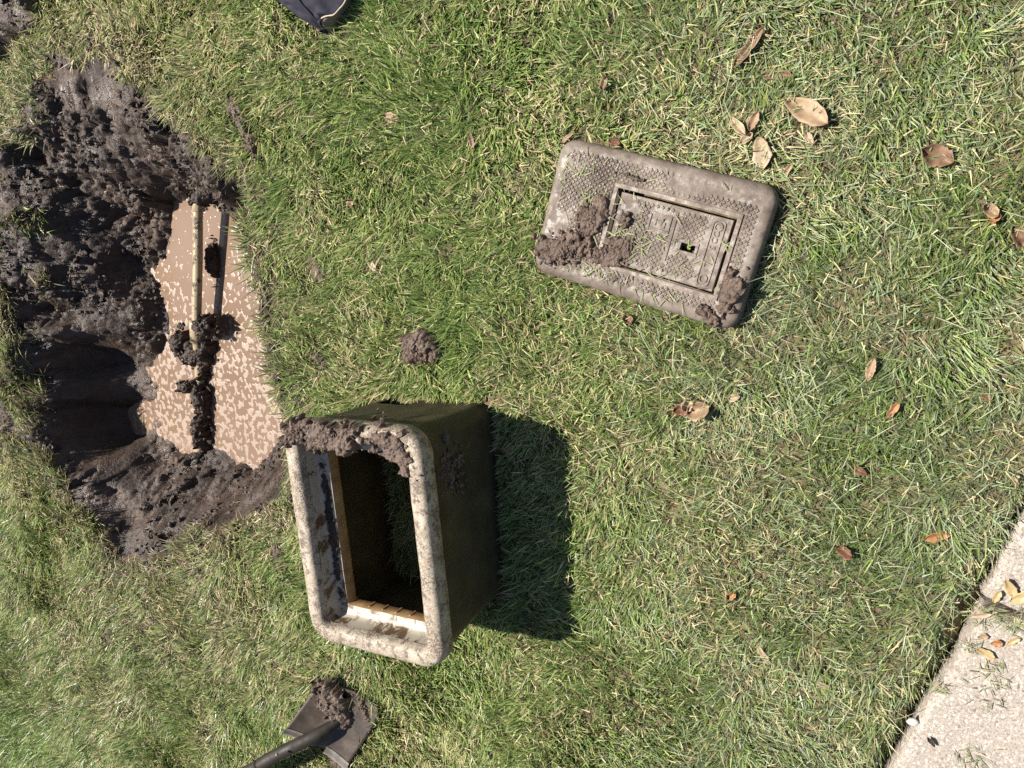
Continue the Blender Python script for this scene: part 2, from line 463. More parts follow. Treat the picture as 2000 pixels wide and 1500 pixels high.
# pavement edge
E1 = at(2000, 1040)[:2]; E2 = at(1735, 1500)[:2]
EDIR = (E2 - E1) / np.linalg.norm(E2 - E1)
ENRM = np.array([-EDIR[1], EDIR[0]])
if ENRM @ (np.array([1.0, -1.0])) < 0: ENRM = -ENRM      # points onto the pavement
def edge_dist(x, y): return -((x - E1[0]) * ENRM[0] + (y - E1[1]) * ENRM[1])   # + on the lawn
WATER_Z = -.26
def terrain(x, y):
    x = np.asarray(x, float).ravel(); y = np.asarray(y, float).ravel()
    z = .016 * (fbm(x, y, 5, 3, 1) - .5) * 2 + .006 * (fbm(x, y, 22, 3, 2) - .5) * 2
    near = (x > -3.6) & (x < -1.3) & (y > -1.4) & (y < 1.0)
    m = np.zeros(x.shape)
    if near.any():
        xn, yn = x[near], y[near]
        wob = .05 * (fbm(xn, yn, 10, 4, 5) - .5) * 2 + .03 * (fbm(xn, yn, 34, 3, 6) - .5) * 2
        d = sd_poly(xn, yn, MUD_POLY) + wob
        d2 = sd_poly(xn, yn, PILE_POLY) + wob * .6
        mm = sstep(.012, -.02, d)
        mp = sstep(.012, -.02, d2)
        zz = z[near].copy()
        k = mm > 0
        if k.any():
            xk, yk = xn[k], yn[k]
            t = np.maximum(tps(xk, yk), -.36)
            ins = sstep(0, -.06, d[k])
            wx = xk + .02 * (vn(xk * 14, yk * 14, 3) - .5); wy = yk + .02 * (vn(xk * 14, yk * 14, 4) - .5)
            rough = .65 + .75 * sstep(.35, .62, fbm(xk, yk, 5, 2, 21))
            # churned texture, shovel smears on the near slope, smooth wet wall
            smear = sstep(-.62, -.78, yk) * sstep(-1.1, -1.0, yk)
            u = xk * .86 + yk * .5; v = -xk * .5 + yk * .86
            sm = vn(u * 5, v * 26, 8) - .5
            lw = sstep(-.2, -.30, yk) * sstep(-2.30, -2.42, xk) * sstep(-.05, -.12, t) * .55
            cl1 = clods(wx, wy, 15, 31) - .55; cl2 = clods(wx + .01, wy, 34, 32) - .5; cl3 = clods(wx, wy + .013, 75, 33) - .5
            det = .045 * (fbm(wx, wy, 7, 3, 31) - .5) + (.050 * cl1 + .030 * cl2 + .013 * cl3) * rough + .005 * (fbm(xk, yk, 140, 2, 36) - .5)
            det = det * (1 - .25 * smear) + smear * .05 * sm
            det = det * (1 - lw)
            under = sstep(-.245, -.275, t)
            det = np.where(t < -.24, det * (1 - .55 * under), det)
            zz[k] = zz[k] * (1 - mm[k]) + mm[k] * (t + det * (.3 + .7 * ins))
        k = mp > 0
        if k.any():
            xk, yk = xn[k], yn[k]
            zz[k] += mp[k] * (.01 + .05 * clods(xk, yk, 11, 41) + .025 * clods(xk, yk, 30, 42) + .012 * clods(xk, yk, 70, 43))
        z[near] = zz; m[near] = np.maximum(mm, mp)
    s = edge_dist(x, y) + .012 * (fbm(x, y, 14, 3, 50) - .5) * 2
    z = z - .055 * sstep(.042, .012, s) - .08 * sstep(.0, -.03, s)
    return z, m

def axis(lo, a, b, hi, fine, mid_lo, mid_hi, far):
    left = [a]; st = mid_lo
    while left[-1] > lo: left.append(left[-1] - st)
    far_l = [left[-1]]; st = mid_lo
    while far_l[-1] > -far: st *= 1.45; far_l.append(far_l[-1] - st)
    right = [b]
    while right[-1] < hi: right.append(right[-1] + mid_hi)
    far_r = [right[-1]]; st = mid_hi
    while far_r[-1] < far: st *= 1.45; far_r.append(far_r[-1] + st)
    return np.array(far_l[1:][::-1] + left[1:][::-1] + list(np.arange(a, b, fine)) + right + far_r[1:])
gx = axis(-3.6, -2.90, -1.48, .6, .0045, .024, .024, 120)
gy = axis(-2.4, -1.14, .36, .95, .0045, .03, .022, 120)
GX, GY = np.meshgrid(gx, gy, indexing='ij')
tz, tm = terrain(GX, GY)
V = np.column_stack([GX.ravel(), GY.ravel(), tz])
F = grid_faces(len(gx), len(gy))
fm = tm[F].mean(1) > .5
def sub(V, F):
    idx, inv = np.unique(F.ravel(), return_inverse=True)
    return V[idx], inv.reshape(F.shape)
def ground_material():
    m, nt, bs = new_mat('lawn_ground')
    tc = nt.nodes.new('ShaderNodeTexCoord'); tc.name = 'tc'
    near = ramp(nt, noise(nt, 45, 6), [(.3, (.05, .036, .022)), (.5, (.105, .08, .045)), (.72, (.21, .165, .095))])
    far = ramp(nt, noise(nt, 9, 8, .7), [(.3, (.035, .05, .014)), (.5, (.085, .115, .035)), (.72, (.17, .18, .075))])
    ln = nd(nt, 'ShaderNodeVectorMath', operation='LENGTH'); nt.links.new(tc.outputs['Object'], ln.inputs[0])
    f = ramp(nt, ln.outputs['Value'], [(0, (0, 0, 0)), (1, (1, 1, 1))])
    mr = nt.nodes.new('ShaderNodeMapRange'); mr.inputs['From Min'].default_value = 3.4; mr.inputs['From Max'].default_value = 4.6
    nt.links.new(ln.outputs['Value'], mr.inputs['Value'])
    nt.links.new(mixc(nt, mr.outputs[0], near, far), bs.inputs['Base Color'])
    bs.inputs['Roughness'].default_value = .9; bs.inputs['Specular IOR Level'].default_value = .15
    bumpn(nt, bs, noise(nt, 150, 5), .6, .004)
    return m
v, f = sub(V, F[~fm]); tag(link('ground', raw_mesh('ground', v, f.ravel(), np.full(len(f), 4)), ground_material()), kind='structure')
v, f = sub(V, F[fm]); tag(link('mud_pit', raw_mesh('mud_pit', v, f.ravel(), np.full(len(f), 4)), MUD), 'dug pit of churned wet brown mud in the lawn', kind='structure')
wx0, wx1, wy0, wy1 = -2.62, -1.55, -.98, .26
pm('muddy_water', [(wx0, wy0, WATER_Z), (wx1, wy0, WATER_Z), (wx1, wy1, WATER_Z), (wx0, wy1, WATER_Z)], [(0, 1, 2, 3)], WATER)
tag(bpy.data.objects['muddy_water'], 'brown muddy water with pale floating scum in the pit', kind='structure')
def zt(x, y): return terrain(np.atleast_1d(x), np.atleast_1d(y))[0]

# ------------------------------------------------------------------ pavement: two slabs with a joint
def slab(name, u0, u1, w, off, seed):
    us = np.arange(u0, u1 + .001, .012); vs = np.concatenate([[0, 0, .004, .011], np.arange(.022, w, .03), [w, w]])
    n, k = len(us), len(vs)
    Vv = np.zeros((n, k, 3))
    for i, uu in enumerate(us):
        e = off + .006 * (vn(np.array([uu * 9.0]), np.array([3.1]), seed)[0] - .5) + .004 * (vn(np.array([uu * 40.0]), np.array([3.1]), seed)[0] - .5)
        endf = min(1, min(uu - u0, u1 - uu) / .012)
        p = E1[None] + EDIR[None] * uu + ENRM[None] * (vs[:, None] + e)
        Vv[i, :, :2] = p
        zz = .004 + .004 * (fbm(p[:, 0], p[:, 1], 6, 3, seed) - .5) + .0022 * (fbm(p[:, 0], p[:, 1], 90, 2, seed + 1) - .5)
        zz[1] -= .007; zz[2] -= .002; zz = zz - .006 * (1 - endf)
        zz[0] = -.11; zz[-1] = -.11
        Vv[i, :, 2] = zz
    Vv = np.concatenate([Vv[:1] * [1, 1, 0] + [0, 0, -.11], Vv, Vv[-1:] * [1, 1, 0] + [0, 0, -.11]])
    V2 = Vv.reshape(-1, 3); f = grid_faces(n + 2, k)
    o = link(name, raw_mesh(name, V2, f.ravel(), np.full(len(f), 4), True), CONC)
    return o
jp = at(1952, 1195)[:2]; uj = (jp - E1) @ EDIR
tag(slab('paving_slab', -1.6, uj - .008, 1.1, -.012, 61), 'pale exposed aggregate paving slab above the joint, right edge', kind='structure')
tag(slab('paving_slab', uj + .012, uj + 1.5, 1.1, .006, 62), 'pale exposed aggregate paving slab below the joint, bottom right corner', kind='structure')

# ------------------------------------------------------------------ lumps of mud
def ico(sub_):
    bm = bmesh.new(); bmesh.ops.create_icosphere(bm, subdivisions=sub_, radius=1.0)
    v = np.array([q.co[:] for q in bm.verts]); f = np.array([[w.index for w in q.verts] for q in bm.faces]); bm.free()
    return v, f
ICO1, ICO2, ICO3, ICO4 = ico(1), ico(2), ico(3), ico(4)
def lump_shape(base, seed, amp=.55, freq=1.4):
    v, f = base
    n = fbm3(v, freq, 3, seed) - .5
    n2 = 1 - np.abs(2 * fbm3(v, freq * 2.6, 2, seed + 5) - 1)
    r = 1 + amp * 1.6 * n + amp * .5 * (n2 - .6)
    return v * r[:, None], f
def crumb_shape(base, seed, amp):
    r_ = np.random.default_rng(seed); v, f = base
    st = r_.uniform(.55, 1.3, 3)
    q = v * st * (1 + amp * r_.normal(0, 1, (len(v), 1)).clip(-1.6, 1.6) + .9 * (fbm3(v, 1.7, 2, seed)[:, None] - .5))
    return q, f
TEMPL1 = [crumb_shape(ICO1, 100 + i, .20) for i in range(14)]
TEMPL2 = [crumb_shape(ICO2, 200 + i, .16) for i in range(14)]
def randrot(n):
    q = rng.normal(size=(n, 4)); q /= np.linalg.norm(q, axis=1)[:, None]
    w, x, y, z = q.T
    return np.stack([np.stack([1 - 2 * (y * y + z * z), 2 * (x * y - z * w), 2 * (x * z + y * w)], -1),
                     np.stack([2 * (x * y + z * w), 1 - 2 * (x * x + z * z), 2 * (y * z - x * w)], -1),
                     np.stack([2 * (x * z - y * w), 2 * (y * z + x * w), 1 - 2 * (x * x + y * y)], -1)], 1)
def scatter(templ, pos, size, flat=.75):
    pos = np.asarray(pos); n = len(pos); size = np.asarray(size)
    Rm = randrot(n); which = rng.integers(0, len(templ), n)
    Vs = []; Fs = []; b = 0
    for t in range(len(templ)):
        k = np.where(which == t)[0]
        if not len(k): continue
        tv, tf = templ[t]
        st = rng.uniform(.6, 1.25, (len(k), 1, 3))
        vv = np.einsum('nij,nvj->nvi', Rm[k], tv[None] * st) * size[k][:, None, None]
        vv[:, :, 2] *= flat
        vv += pos[k][:, None]
        ff = tf[None] + (b + np.arange(len(k)) * len(tv))[:, None, None]
        Vs.append(vv.reshape(-1, 3)); Fs.append(ff.reshape(-1, 3)); b += len(k) * len(tv)
    return np.concatenate(Vs), np.concatenate(Fs)
def clump(name, label, centre, spread, n, size, surf, mat=MUD2, heap=0.0, templ=None, lift=0.0, bound=None):
    """a heap of mud: one lumpy crusted skin with crumbs stuck to it; surf(x, y) gives the height it lies on"""
    cx, cy = centre[:2]; (sx, sy, ang) = spread
    seed = int(abs(cx * 977 + cy * 613)) % 50 + len(label or '')
    def w2(u, w): return cx + u * math.cos(ang) - w * math.sin(ang), cy + u * math.sin(ang) + w * math.cos(ang)
    res = max(.0026, min(sx, sy) / 16)
    gu = np.arange(-sx * 1.35, sx * 1.35, res); gw = np.arange(-sy * 1.35, sy * 1.35, res)
    U, Wd = np.meshgrid(gu, gw, indexing='ij'); Uf, Wf = U.ravel(), Wd.ravel()
    X, Y = w2(Uf, Wf)
    r = np.sqrt((Uf / sx) ** 2 + (Wf / sy) ** 2)
    r = r + 1.5 * (fbm(X, Y, .9 / min(sx, sy), 3, seed) - .5) + .8 * (fbm(X, Y, 3.2 / min(sx, sy), 2, seed + 9) - .5)
    dome = np.clip(1 - r ** 2, -.6, 1)
    crust = clods(X, Y, .55 / size * .45, seed) * size * 1.5 + clods(X + .1, Y, .55 / size, seed + 2) * size * .9 + clods(X, Y + .1, 1.2 / size, seed + 3) * size * .45
    hgt = heap * dome + (crust - size * .55) * sstep(-.1, .35, dome) - .004 * sstep(.12, -.1, dome)
    Z = surf(X, Y) + hgt + lift
    f = grid_faces(len(gu), len(gw))
    keep = (dome[f] > -.02).any(1)
    vv, ff = sub(np.column_stack([X, Y, Z]), f[keep])
    F4 = np.concatenate([ff[:, [0, 1, 2]], ff[:, [0, 2, 3]]])
    # crumbs
    n = int(n * 1.5); rr = np.abs(rng.normal(0, .62, n)).clip(0, 1.7); a = rng.uniform(0, 2 * math.pi, n)
    x, y = w2(rr * np.cos(a) * sx, rr * np.sin(a) * sy)
    if bound is not None:
        kb = bound(x, y); x, y, rr = x[kb], y[kb], rr[kb]; n = len(x)
    s = np.minimum(size * .42 * np.exp(rng.normal(0, .5, n)), size * 1.15)
    z = surf(x, y) + heap * np.clip(1 - rr ** 2, 0, 1) + size * rng.uniform(.1, 1.0, n) * (1 - .6 * rr).clip(.1, 1) + lift
    v2, f2 = scatter(templ or TEMPL1, np.column_stack([x, y, z]), s, .85)
    base = np.array([cx, cy, float(np.min(surf(np.array([cx]), np.array([cy]))))])
    me = raw_mesh(name, np.concatenate([vv, v2]) - base, np.concatenate([F4, f2 + len(vv)]).ravel(), np.full(len(F4) + len(f2), 3), False)
    o = link(name, me, mat, base)
    if label: tag(o, label, 'mud')
    return o

# ------------------------------------------------------------------ meter box
BOX = np.array([-1.007, -.663]); BROT = .0623; BA, BB = .1952, .2745
BZ = float(zt(BOX[0], BOX[1])[0]) - .006
def rring(d, r0=.062, ns=26, nc=9):
    a, b = BA + d, BB + d; r = max(.008, r0 + d)
    P = []
    for (sx, sy, a0) in ((1, 1, 0), (-1, 1, 90), (-1, -1, 180), (1, -1, 270)):
        for k in range(nc):
            t = math.radians(a0 + 90 * k / (nc - 1))
            P.append((sx * (a - r) + r * math.cos(t), sy * (b - r) + r * math.sin(t)))
        c = P[-1]
        nx_ = {0: (-(a - r), b), 90: (-a, -(b - r)), 180: (a - r, -b), 270: (a, b - r)}[a0]
        for k in range(1, ns):
            f = k / ns
            P.append((c[0] + (nx_[0] - c[0]) * f, c[1] + (nx_[1] - c[1]) * f))
    return np.array(P)
box = empty('meter_box', (BOX[0], BOX[1], BZ), BROT)
box.rotation_euler = (.05, -.0375, BROT)          # it stands a little tilted on the soft turf
BPOSE = np.array(Matrix.LocRotScale(box.location, box.rotation_euler, None))
tag(box, 'open cream rimmed plastic water meter box caked with mud, standing on the grass', 'meter box')
def sweep(name, prof, mat, parent, jit=0, seed=0, notch=None):
    R_ = [np.column_stack([rring(d), np.full(len(rring(d)), z)]) for d, z in prof]
    k = len(R_[0]); Vv = np.concatenate(R_)
    if jit:
        nrm = Vv[:, :2] / np.linalg.norm(Vv[:, :2], axis=1)[:, None]
        j = jit * (fbm3(Vv + 3, 28, 3, seed) - .5) * 2
        Vv[:, :2] += nrm * j[:, None]; Vv[:, 2] += jit * .6 * (fbm3(Vv + 7, 24, 3, seed + 3) - .5) * (Vv[:, 2] > .05)
    f = grid_faces(len(prof), k, True)
    if notch:
        c = Vv[f].mean(1)
        f = f[~((c[:, 0] > notch[0]) & (c[:, 0] < notch[1]) & (c[:, 1] > .15) & (c[:, 2] < notch[2]))]
    return link(name, raw_mesh(name, Vv, f.ravel(), np.full(len(f), 4)), mat, parent=parent)
NT = (-.125, -.035, .06)
sweep('wall', [(-.026, -.02), (-.0255, .03), (-.025, .06), (-.023, .10), (-.020, .16), (-.016, .22), (-.014, .262), (-.008, .272)], BODY, box, .0025, 1, NT)
sweep('inner_wall', [(-.055, .226), (-.045, .21), (-.039, .15), (-.038, .10), (-.038, .06), (-.038, .03), (-.038, -.02)], BODY, box, .002, 2, NT)
sweep('rim', [(-.008, .272), (-.001, .277), (0, .290), (-.0015, .303), (-.0055, .3125), (-.011, .3165), (-.019, .318), (-.030, .318), (-.038, .3165), (-.043, .312), (-.046, .304), (-.0475, .295)], RIM, box, .0028, 3)
sweep('ledge', [(-.0475, .295), (-.049, .275), (-.052, .264), (-.057, .260), (-.066, .258), (-.076, .256)], LEDGE, box, .001, 4)
sk = sweep('skirt', [(-.076, .256), (-.078, .251), (-.0785, .229), (-.077, .225), (-.055, .226)], SKIRT, box, .0008, 5)
for side in (-1, 1):
    for x in (-.06, -.02, .02, .06):
        yy = side * (BB - .0785)
        boxes('rib', [(x - .002, x + .002, min(yy, yy - side * .0016), max(yy, yy - side * .0016), .227, .250)], SKIRT, sk)

# ------------------------------------------------------------------ lid
LPOS = (-.474, -.005); LR = -.252
LZ = float(zt(*LPOS)[0]) + .012
lid = empty('utility_cover', (LPOS[0], LPOS[1], LZ), LR)
tag(lid, 'rectangular diamond tread meter box lid smeared with mud, lying on the grass', 'lid')
LA, LB, LT = .2275, .142, .042
def rr2(a, b, r, nc=7, ns=1):
    P = []
    for (sx, sy, a0) in ((1, 1, 0), (-1, 1, 90), (-1, -1, 180), (1, -1, 270)):
        for k in range(nc):
            t = math.radians(a0 + 90 * k / (nc - 1)); P.append((sx * (a - r) + r * math.cos(t), sy * (b - r) + r * math.sin(t)))
    return np.array(P)
# frame opening (reader plate) inside the lid
OX0, OX1, OY0, OY1 = -.078, .168, -.082, .070
PX0, PX1, PY0, PY1 = -.070, .162, -.077, .064
HX0, HX1, HY0, HY1 = .077, .106, -.0155, -.001
prof = [(-.004, 0), (0, .003), (0, LT - .016), (-.002, LT - .008), (-.007, LT - .003), (-.014, LT - .0005), (-.022, LT)]
R_ = [np.column_stack([rr2(LA + d, LB + d, .034 + min(0, d) * .6), np.full(28, z)]) for d, z in prof]
Vv = list(np.concatenate(R_)); k = 28
F_ = grid_faces(len(prof), k, True).tolist()
# top annulus from the last ring to the opening: opening ring sampled at matching corners
ob = len(Vv)
oc = [(OX1, OY1), (OX0, OY1), (OX0, OY0), (OX1, OY0)]
top0 = (len(prof) - 1) * k
for (x, y) in oc: Vv.append(np.array([x, y, LT]))
for (x, y) in oc: Vv.append(np.array([x, y, .002]))
for c in range(4):
    for j in range(6): F_.append([top0 + c * 7 + j, top0 + c * 7 + j + 1, ob + c])
    F_.append([top0 + c * 7 + 6, top0 + ((c + 1) % 4) * 7, ob + (c + 1) % 4, ob + c])
    F_.append([ob + c, ob + (c + 1) % 4, ob + 4 + (c + 1) % 4, ob + 4 + c])
o = pm('lid_body', Vv, F_, LID, parent=lid, smooth=True)
def frame_strips(x0, x1, y0, y1, w, z0, z1):
    return [(x0 - w, x1 + w, y1, y1 + w, z0, z1), (x0 - w, x1 + w, y0 - w, y0, z0, z1), (x0 - w, x0, y0, y1, z0, z1), (x1, x1 + w, y0, y1, z0, z1)]
for st in frame_strips(OX0, OX1, OY0, OY1, .009, LT - .012, LT + .0035):
    w_ = st
    boxes('frame_strip', [st], RUST, lid, bev=.001)
# reader plate with a key hole
xs = [PX0, HX0, HX1, PX1]; ys = [PY0, HY0, HY1, PY1]
Vp = []; Fp = []
for z in (LT - .016, LT - .001):
    for yy in ys:
        for xx in xs: Vp.append((xx, yy, z))
for j in range(3):
    for i in range(3):
        if (i, j) == (1, 1): continue
        a = j * 4 + i
        Fp.append([a, a + 4, a + 5, a + 1]); Fp.append([16 + a, 16 + a + 1, 16 + a + 5, 16 + a + 4])
def wallq(a, b): Fp.append([a, b, b + 16, a + 16])
for i in range(3): wallq(i, i + 1); wallq(12 + i + 1, 12 + i); wallq((i + 1) * 4, i * 4); wallq(i * 4 + 3, (i + 1) * 4 + 3)
wallq(6, 5); wallq(10, 6); wallq(9, 10); wallq(5, 9)
plate = pm('reader_plate', Vp, Fp, PLATE, parent=lid); bevel(plate, .0012)
boxes('key_hole_collar', frame_strips(HX0, HX1, HY0, HY1, .006, LT - .0012, LT + .001), PLATE, plate, bev=.0006)
# tread: rows of little pyramids at 45 degrees
def tread(regions, holes, z, parent, pitch=.0076):
    V_ = []; Fq = []
    n = 80; ii, jj = np.meshgrid(np.arange(-n, n), np.arange(-n, n))
    x = ((ii + jj) * pitch * .7071 * 1.0).ravel(); y = ((ii - jj) * pitch * .7071).ravel()
    ok = np.zeros(x.shape, bool)
    for (x0, x1, y0, y1) in regions: ok |= (x > x0) & (x < x1) & (y > y0) & (y < y1)
    for (x0, x1, y0, y1) in holes: ok &= ~((x > x0) & (x < x1) & (y > y0) & (y < y1))
    wear = fbm(x, y, 16, 3, 77)
    ok &= wear < .66
    x, y, wear = x[ok], y[ok], wear[ok]
    h = .0030 * (1.25 - wear) * rng.uniform(.7, 1.2, len(x)); s = pitch * .44; s2 = s * .42
    c45 = .7071
    def corner(sx, sy, r): return np.column_stack([x + (sx - sy) * c45 * r, y + (sx + sy) * c45 * r])
    A = np.stack([np.column_stack([corner(sx, sy, s), np.full(len(x), z)]) for sx, sy in ((1, 1), (-1, 1), (-1, -1), (1, -1))] +
                 [np.column_stack([corner(sx, sy, s2), z + h]) for sx, sy in ((1, 1), (-1, 1), (-1, -1), (1, -1))], 1)
    fb = np.array([[0, 1, 5, 4], [1, 2, 6, 5], [2, 3, 7, 6], [3, 0, 4, 7], [4, 5, 6, 7]])
    f = (np.arange(len(x)) * 8)[:, None, None] + fb[None]
    o = link('tread', raw_mesh('tread', A.reshape(-1, 3), f.reshape(-1), np.full(len(x) * 5, 4), False), LID, parent=parent)
    o['kind'] = 'stuff'; return o
tread([(-.2, .2, -.118, .12)], [(OX0 - .012, OX1 + .012, OY0 - .012, OY1 + .012), (.03, .25, .098, .2)], LT, lid)
BX0, BX1, BY0, BY1 = .127, .149, -.070, .056
tread([(PX0 + .010, .118, PY0 + .008, PY1 - .008)], [(HX0 - .008, HX1 + .008, HY0 - .008, HY1 + .008), (-.004, .06, .004, .05), (.046, .058, -.05, .055)], LT - .001, plate)
boxes('raised_rib', [(.050, .0555, -.045, .052, LT - .002, LT + .0012)], PLATE, plate, bev=.0008)
boxes('raised_frame', frame_strips(.004, .042, .012, .038, .004, LT - .002, LT + .0012), PLATE, plate, bev=.0008)
boxes('raised_mark', [(.012, .016, .018, .034, LT - .002, LT + .001), (.016, .03, .030, .034, LT - .002, LT + .001), (.016, .027, .0245, .0275, LT - .002, LT + .001), (.03, .035, .016, .027, LT - .002, LT + .001)], PLATE, plate, bev=.0006)
# name bar: rounded border, two end rings and lettering
def ring_band(name, outer, inner, z0, z1, parent, mat):
    n = len(outer)
    V_ = np.concatenate([np.column_stack([outer, np.full(n, z0)]), np.column_stack([outer, np.full(n, z1)]), np.column_stack([inner, np.full(n, z1)]), np.column_stack([inner, np.full(n, z0)])])
    return pm(name, V_, grid_faces(4, n, True), mat, parent=parent, smooth=False)
bc = np.array([(BX0 + BX1) / 2, (BY0 + BY1) / 2]); ba, bb = (BX1 - BX0) / 2, (BY1 - BY0) / 2
ring_band('bar_border', rr2(ba + .0022, bb + .0022, .009) + bc, rr2(ba - .0008, bb - .0008, .0075) + bc, LT - .0015, LT + .0012, plate, PLATE)
th = np.linspace(0, 2 * math.pi, 20, endpoint=False); circ = np.column_stack([np.cos(th), np.sin(th)])
for cy_ in (BY0 + .013, BY1 - .011):
    ring_band('pivot_ring', circ * .0085 + [bc[0], cy_], circ * .0062 + [bc[0], cy_], LT - .0015, LT + .0015, plate, PLATE)
for ch, yy in (('S', .004), ('C', .018), ('O', .032)):
    cu = bpy.data.curves.new('letter', 'FONT'); cu.body = ch; cu.size = .0165; cu.extrude = .0011; cu.align_x = 'CENTER'; cu.align_y = 'CENTER'; cu.offset = .0003
    to = bpy.data.objects.new('letter_tmp', cu); COL.objects.link(to)
    dg = bpy.context.evaluated_depsgraph_get()
    lm = bpy.data.meshes.new_from_object(to.evaluated_get(dg)); lm.materials.clear()
    bpy.data.objects.remove(to)
    lo = link('letter', lm, PLATE, (bc[0], yy, LT - .0005), plate, math.pi / 2)

# ------------------------------------------------------------------ mud on the box, the lid and the lawn
def rim_world(lx, ly): return (BPOSE @ np.array([lx, ly, .318, 1]))[:3]
def rim_plane(dz):
    o = BPOSE[:3, 3] + BPOSE[:3, 2] * (.318 + dz); n_ = BPOSE[:3, 2]
    return lambda x, y: o[2] - ((x - o[0]) * n_[0] + (y - o[1]) * n_[1]) / n_[2]
def flat(z): return lambda x, y: np.full(np.shape(x), z)
def lidw(lx, ly):
    c, s = math.cos(LR), math.sin(LR)
    return np.array([LPOS[0] + c * lx - s * ly, LPOS[1] + s * lx + c * ly])
def on_lid(x, y):
    c, s = math.cos(LR), math.sin(LR); dx, dy = x - LPOS[0], y - LPOS[1]
    return (np.abs(dx * c + dy * s) < LA - .012) & (np.abs(-dx * s + dy * c) < LB - .012)
def on_rim(x, y):
    q = (np.linalg.inv(BPOSE) @ np.stack([x, y, np.full(len(x), BZ + .31), np.ones(len(x))]))[:2]
    ax, ay = np.abs(q[0]), np.abs(q[1])
    return (ax < BA - .006) & (ay < BB - .006) & ((ax > BA - .042) | (ay > BB - .042))
for (lx, ly, sx, sy, an, n, sz, hp, lab) in [
    (-.165, -.082, .07, .042, .35, 230, .0065, .010, 'crumbled mud heap on the lower left corner of the lid'),
    (-.118, -.005, .055, .036, 1.0, 170, .0065, .009, 'crumbled mud heap on the lid left of the reader plate'),
    (-.055, -.055, .045, .035, .6, 110, .006, .006, 'crumbled mud across the lower left corner of the reader plate'),
    (-.045, .012, .012, .018, 0, 22, .006, .008, 'single mud lump on the reader plate of the lid'),
    (.196, -.075, .026, .050, 0, 90, .006, .007, 'crumbled mud along the right end of the lid'),
    (.165, -.122, .030, .014, -.5, 34, .006, .006, 'small crumbled mud patch at the bottom right corner of the lid'),
    (-.055, .096, .035, .006, -.05, 14, .005, .004, 'few mud crumbs above the reader plate of the lid')]:
    p = lidw(lx, ly)
    clump('mud_clump', lab, p, (sx * .85, sy * .85, an + LR), n, sz, flat(LZ + LT - .001), MUD2, hp, bound=on_lid)
c0 = rim_world(-.068, BB - .026)
clump('mud_clump', 'crumbly root filled mud caked along the far end of the box rim', c0, (.115, .034, BROT), 420, .0075, rim_plane(-.004), MUD2, .012, bound=on_rim)
c0 = rim_world(.128, BB - .045)
clump('mud_clump', 'smoother pinkish mud pat on the rim corner nearest the lid', c0, (.064, .034, BROT - .75), 60, .0065, rim_plane(-.004), MUD2, .008, bound=on_rim)
c0 = rim_world(-.133, .02)
clump('mud_clump', 'dark mud strip along the shaded inner ledge of the box', c0, (.011, .20, BROT), 120, .005, rim_plane(-.064), MUD, .005)
SPOTS = [((825, 680), .055, .042, .1, 200, .0095, .025, 'brown mud clod on the grass between the box and the lid'),
         ((478, 235), .095, .022, -1.05, 190, .0095, .016, 'long strip of mud on the grass above the pit'),
         ((545, 1085), .05, .02, -1.1, 70, .009, .006, 'flat mud streak on the grass left of the box rim'),
         ((628, 700), .035, .02, -.5, 60, .008, .006, 'small flat mud patch on the grass above the box'),
         ((625, 525), .045, .02, -.9, 60, .008, .006, 'muddy patch in the grass right of the pit'),
         ((665, 1480), .05, .035, -.3, 90, .008, .006, 'grey mud under the shovel at the bottom edge'),
         ((215, 1235), .035, .03, .5, 45, .008, .004, 'small mud patch in the lower left grass'),
         ((640, 1335), .05, .03, .4, 60, .008, .004, 'thin mud patch in the grass between shovel and box')]
SPOT_W = []
for (px, a, b, an, n, sz, hp, lab) in SPOTS:
    p = at(*px); SPOT_W.append((p[0], p[1], a, b, an))
    clump('mud_clump', lab, p, (a, b, an), n, sz, lambda x, y: terrain(x, y)[0] + .004, MUD2, hp)
# blob on the box wall
bw = []
for i in range(260):
    q = rng.normal(0, 1, 2)
    sz_ = min(.009, .0032 * math.exp(rng.normal(0, .5)))
    bw.append((BA - .017 + sz_ * .2, .155 + q[0] * .030 + .01 * q[1], .20 + q[1] * .032, sz_))
bw = np.array(bw); v, f = scatter(TEMPL1, bw[:, :3], bw[:, 3], 1.0)
wv = (BPOSE @ np.column_stack([v, np.ones(len(v))]).T).T[:, :3]
base = wv.mean(0); o = link('mud_splat', raw_mesh('mud_splat', wv - base, f.ravel(), np.full(len(f), 3), False), MUD2, base)
tag(o, 'mud splat of many crumbs stuck to the shaded side wall of the meter box', 'mud', kind='stuff')

# ------------------------------------------------------------------ pipe in the pit
pw = [at(392, 368, -.185), at(387, 400, -.19), at(386, 520, -.20), at(384, 640, -.21), at(388, 700, -.235), at(392, 780, -.25), at(392, 850, -.255), at(388, 900, -.26)]
pw = np.array(pw); pb = np.array([pw[3][0], pw[3][1], -.26])
pipe = empty('water_pipe', pb)
tag(pipe, 'mud coated pale water pipe running across the flooded pit', 'pipe')
tube('pipe', spline(pw, 60) - pb, [.0155] * 60, PIPE, parent=pipe, seg=16, jit=.0012)
dv = (pw[4] - pw[3]); dv /= np.linalg.norm(dv)
tube('coupling', [pw[3] - dv * .03 - pb, pw[3] - dv * .028 - pb, pw[3] + dv * .05 - pb, pw[3] + dv * .052 - pb], [.016, .023, .023, .016], PIPE, parent=pipe)
tube('coupling', [pw[1] + np.array([.001, .03, 0]) - pb, pw[1] + np.array([.001, .028, 0]) - pb, pw[1] - np.array([0, .02, 0.0]) - pb, pw[1] - np.array([0, .022, 0]) - pb], [.016, .02, .02, .016], PIPE, parent=pipe)
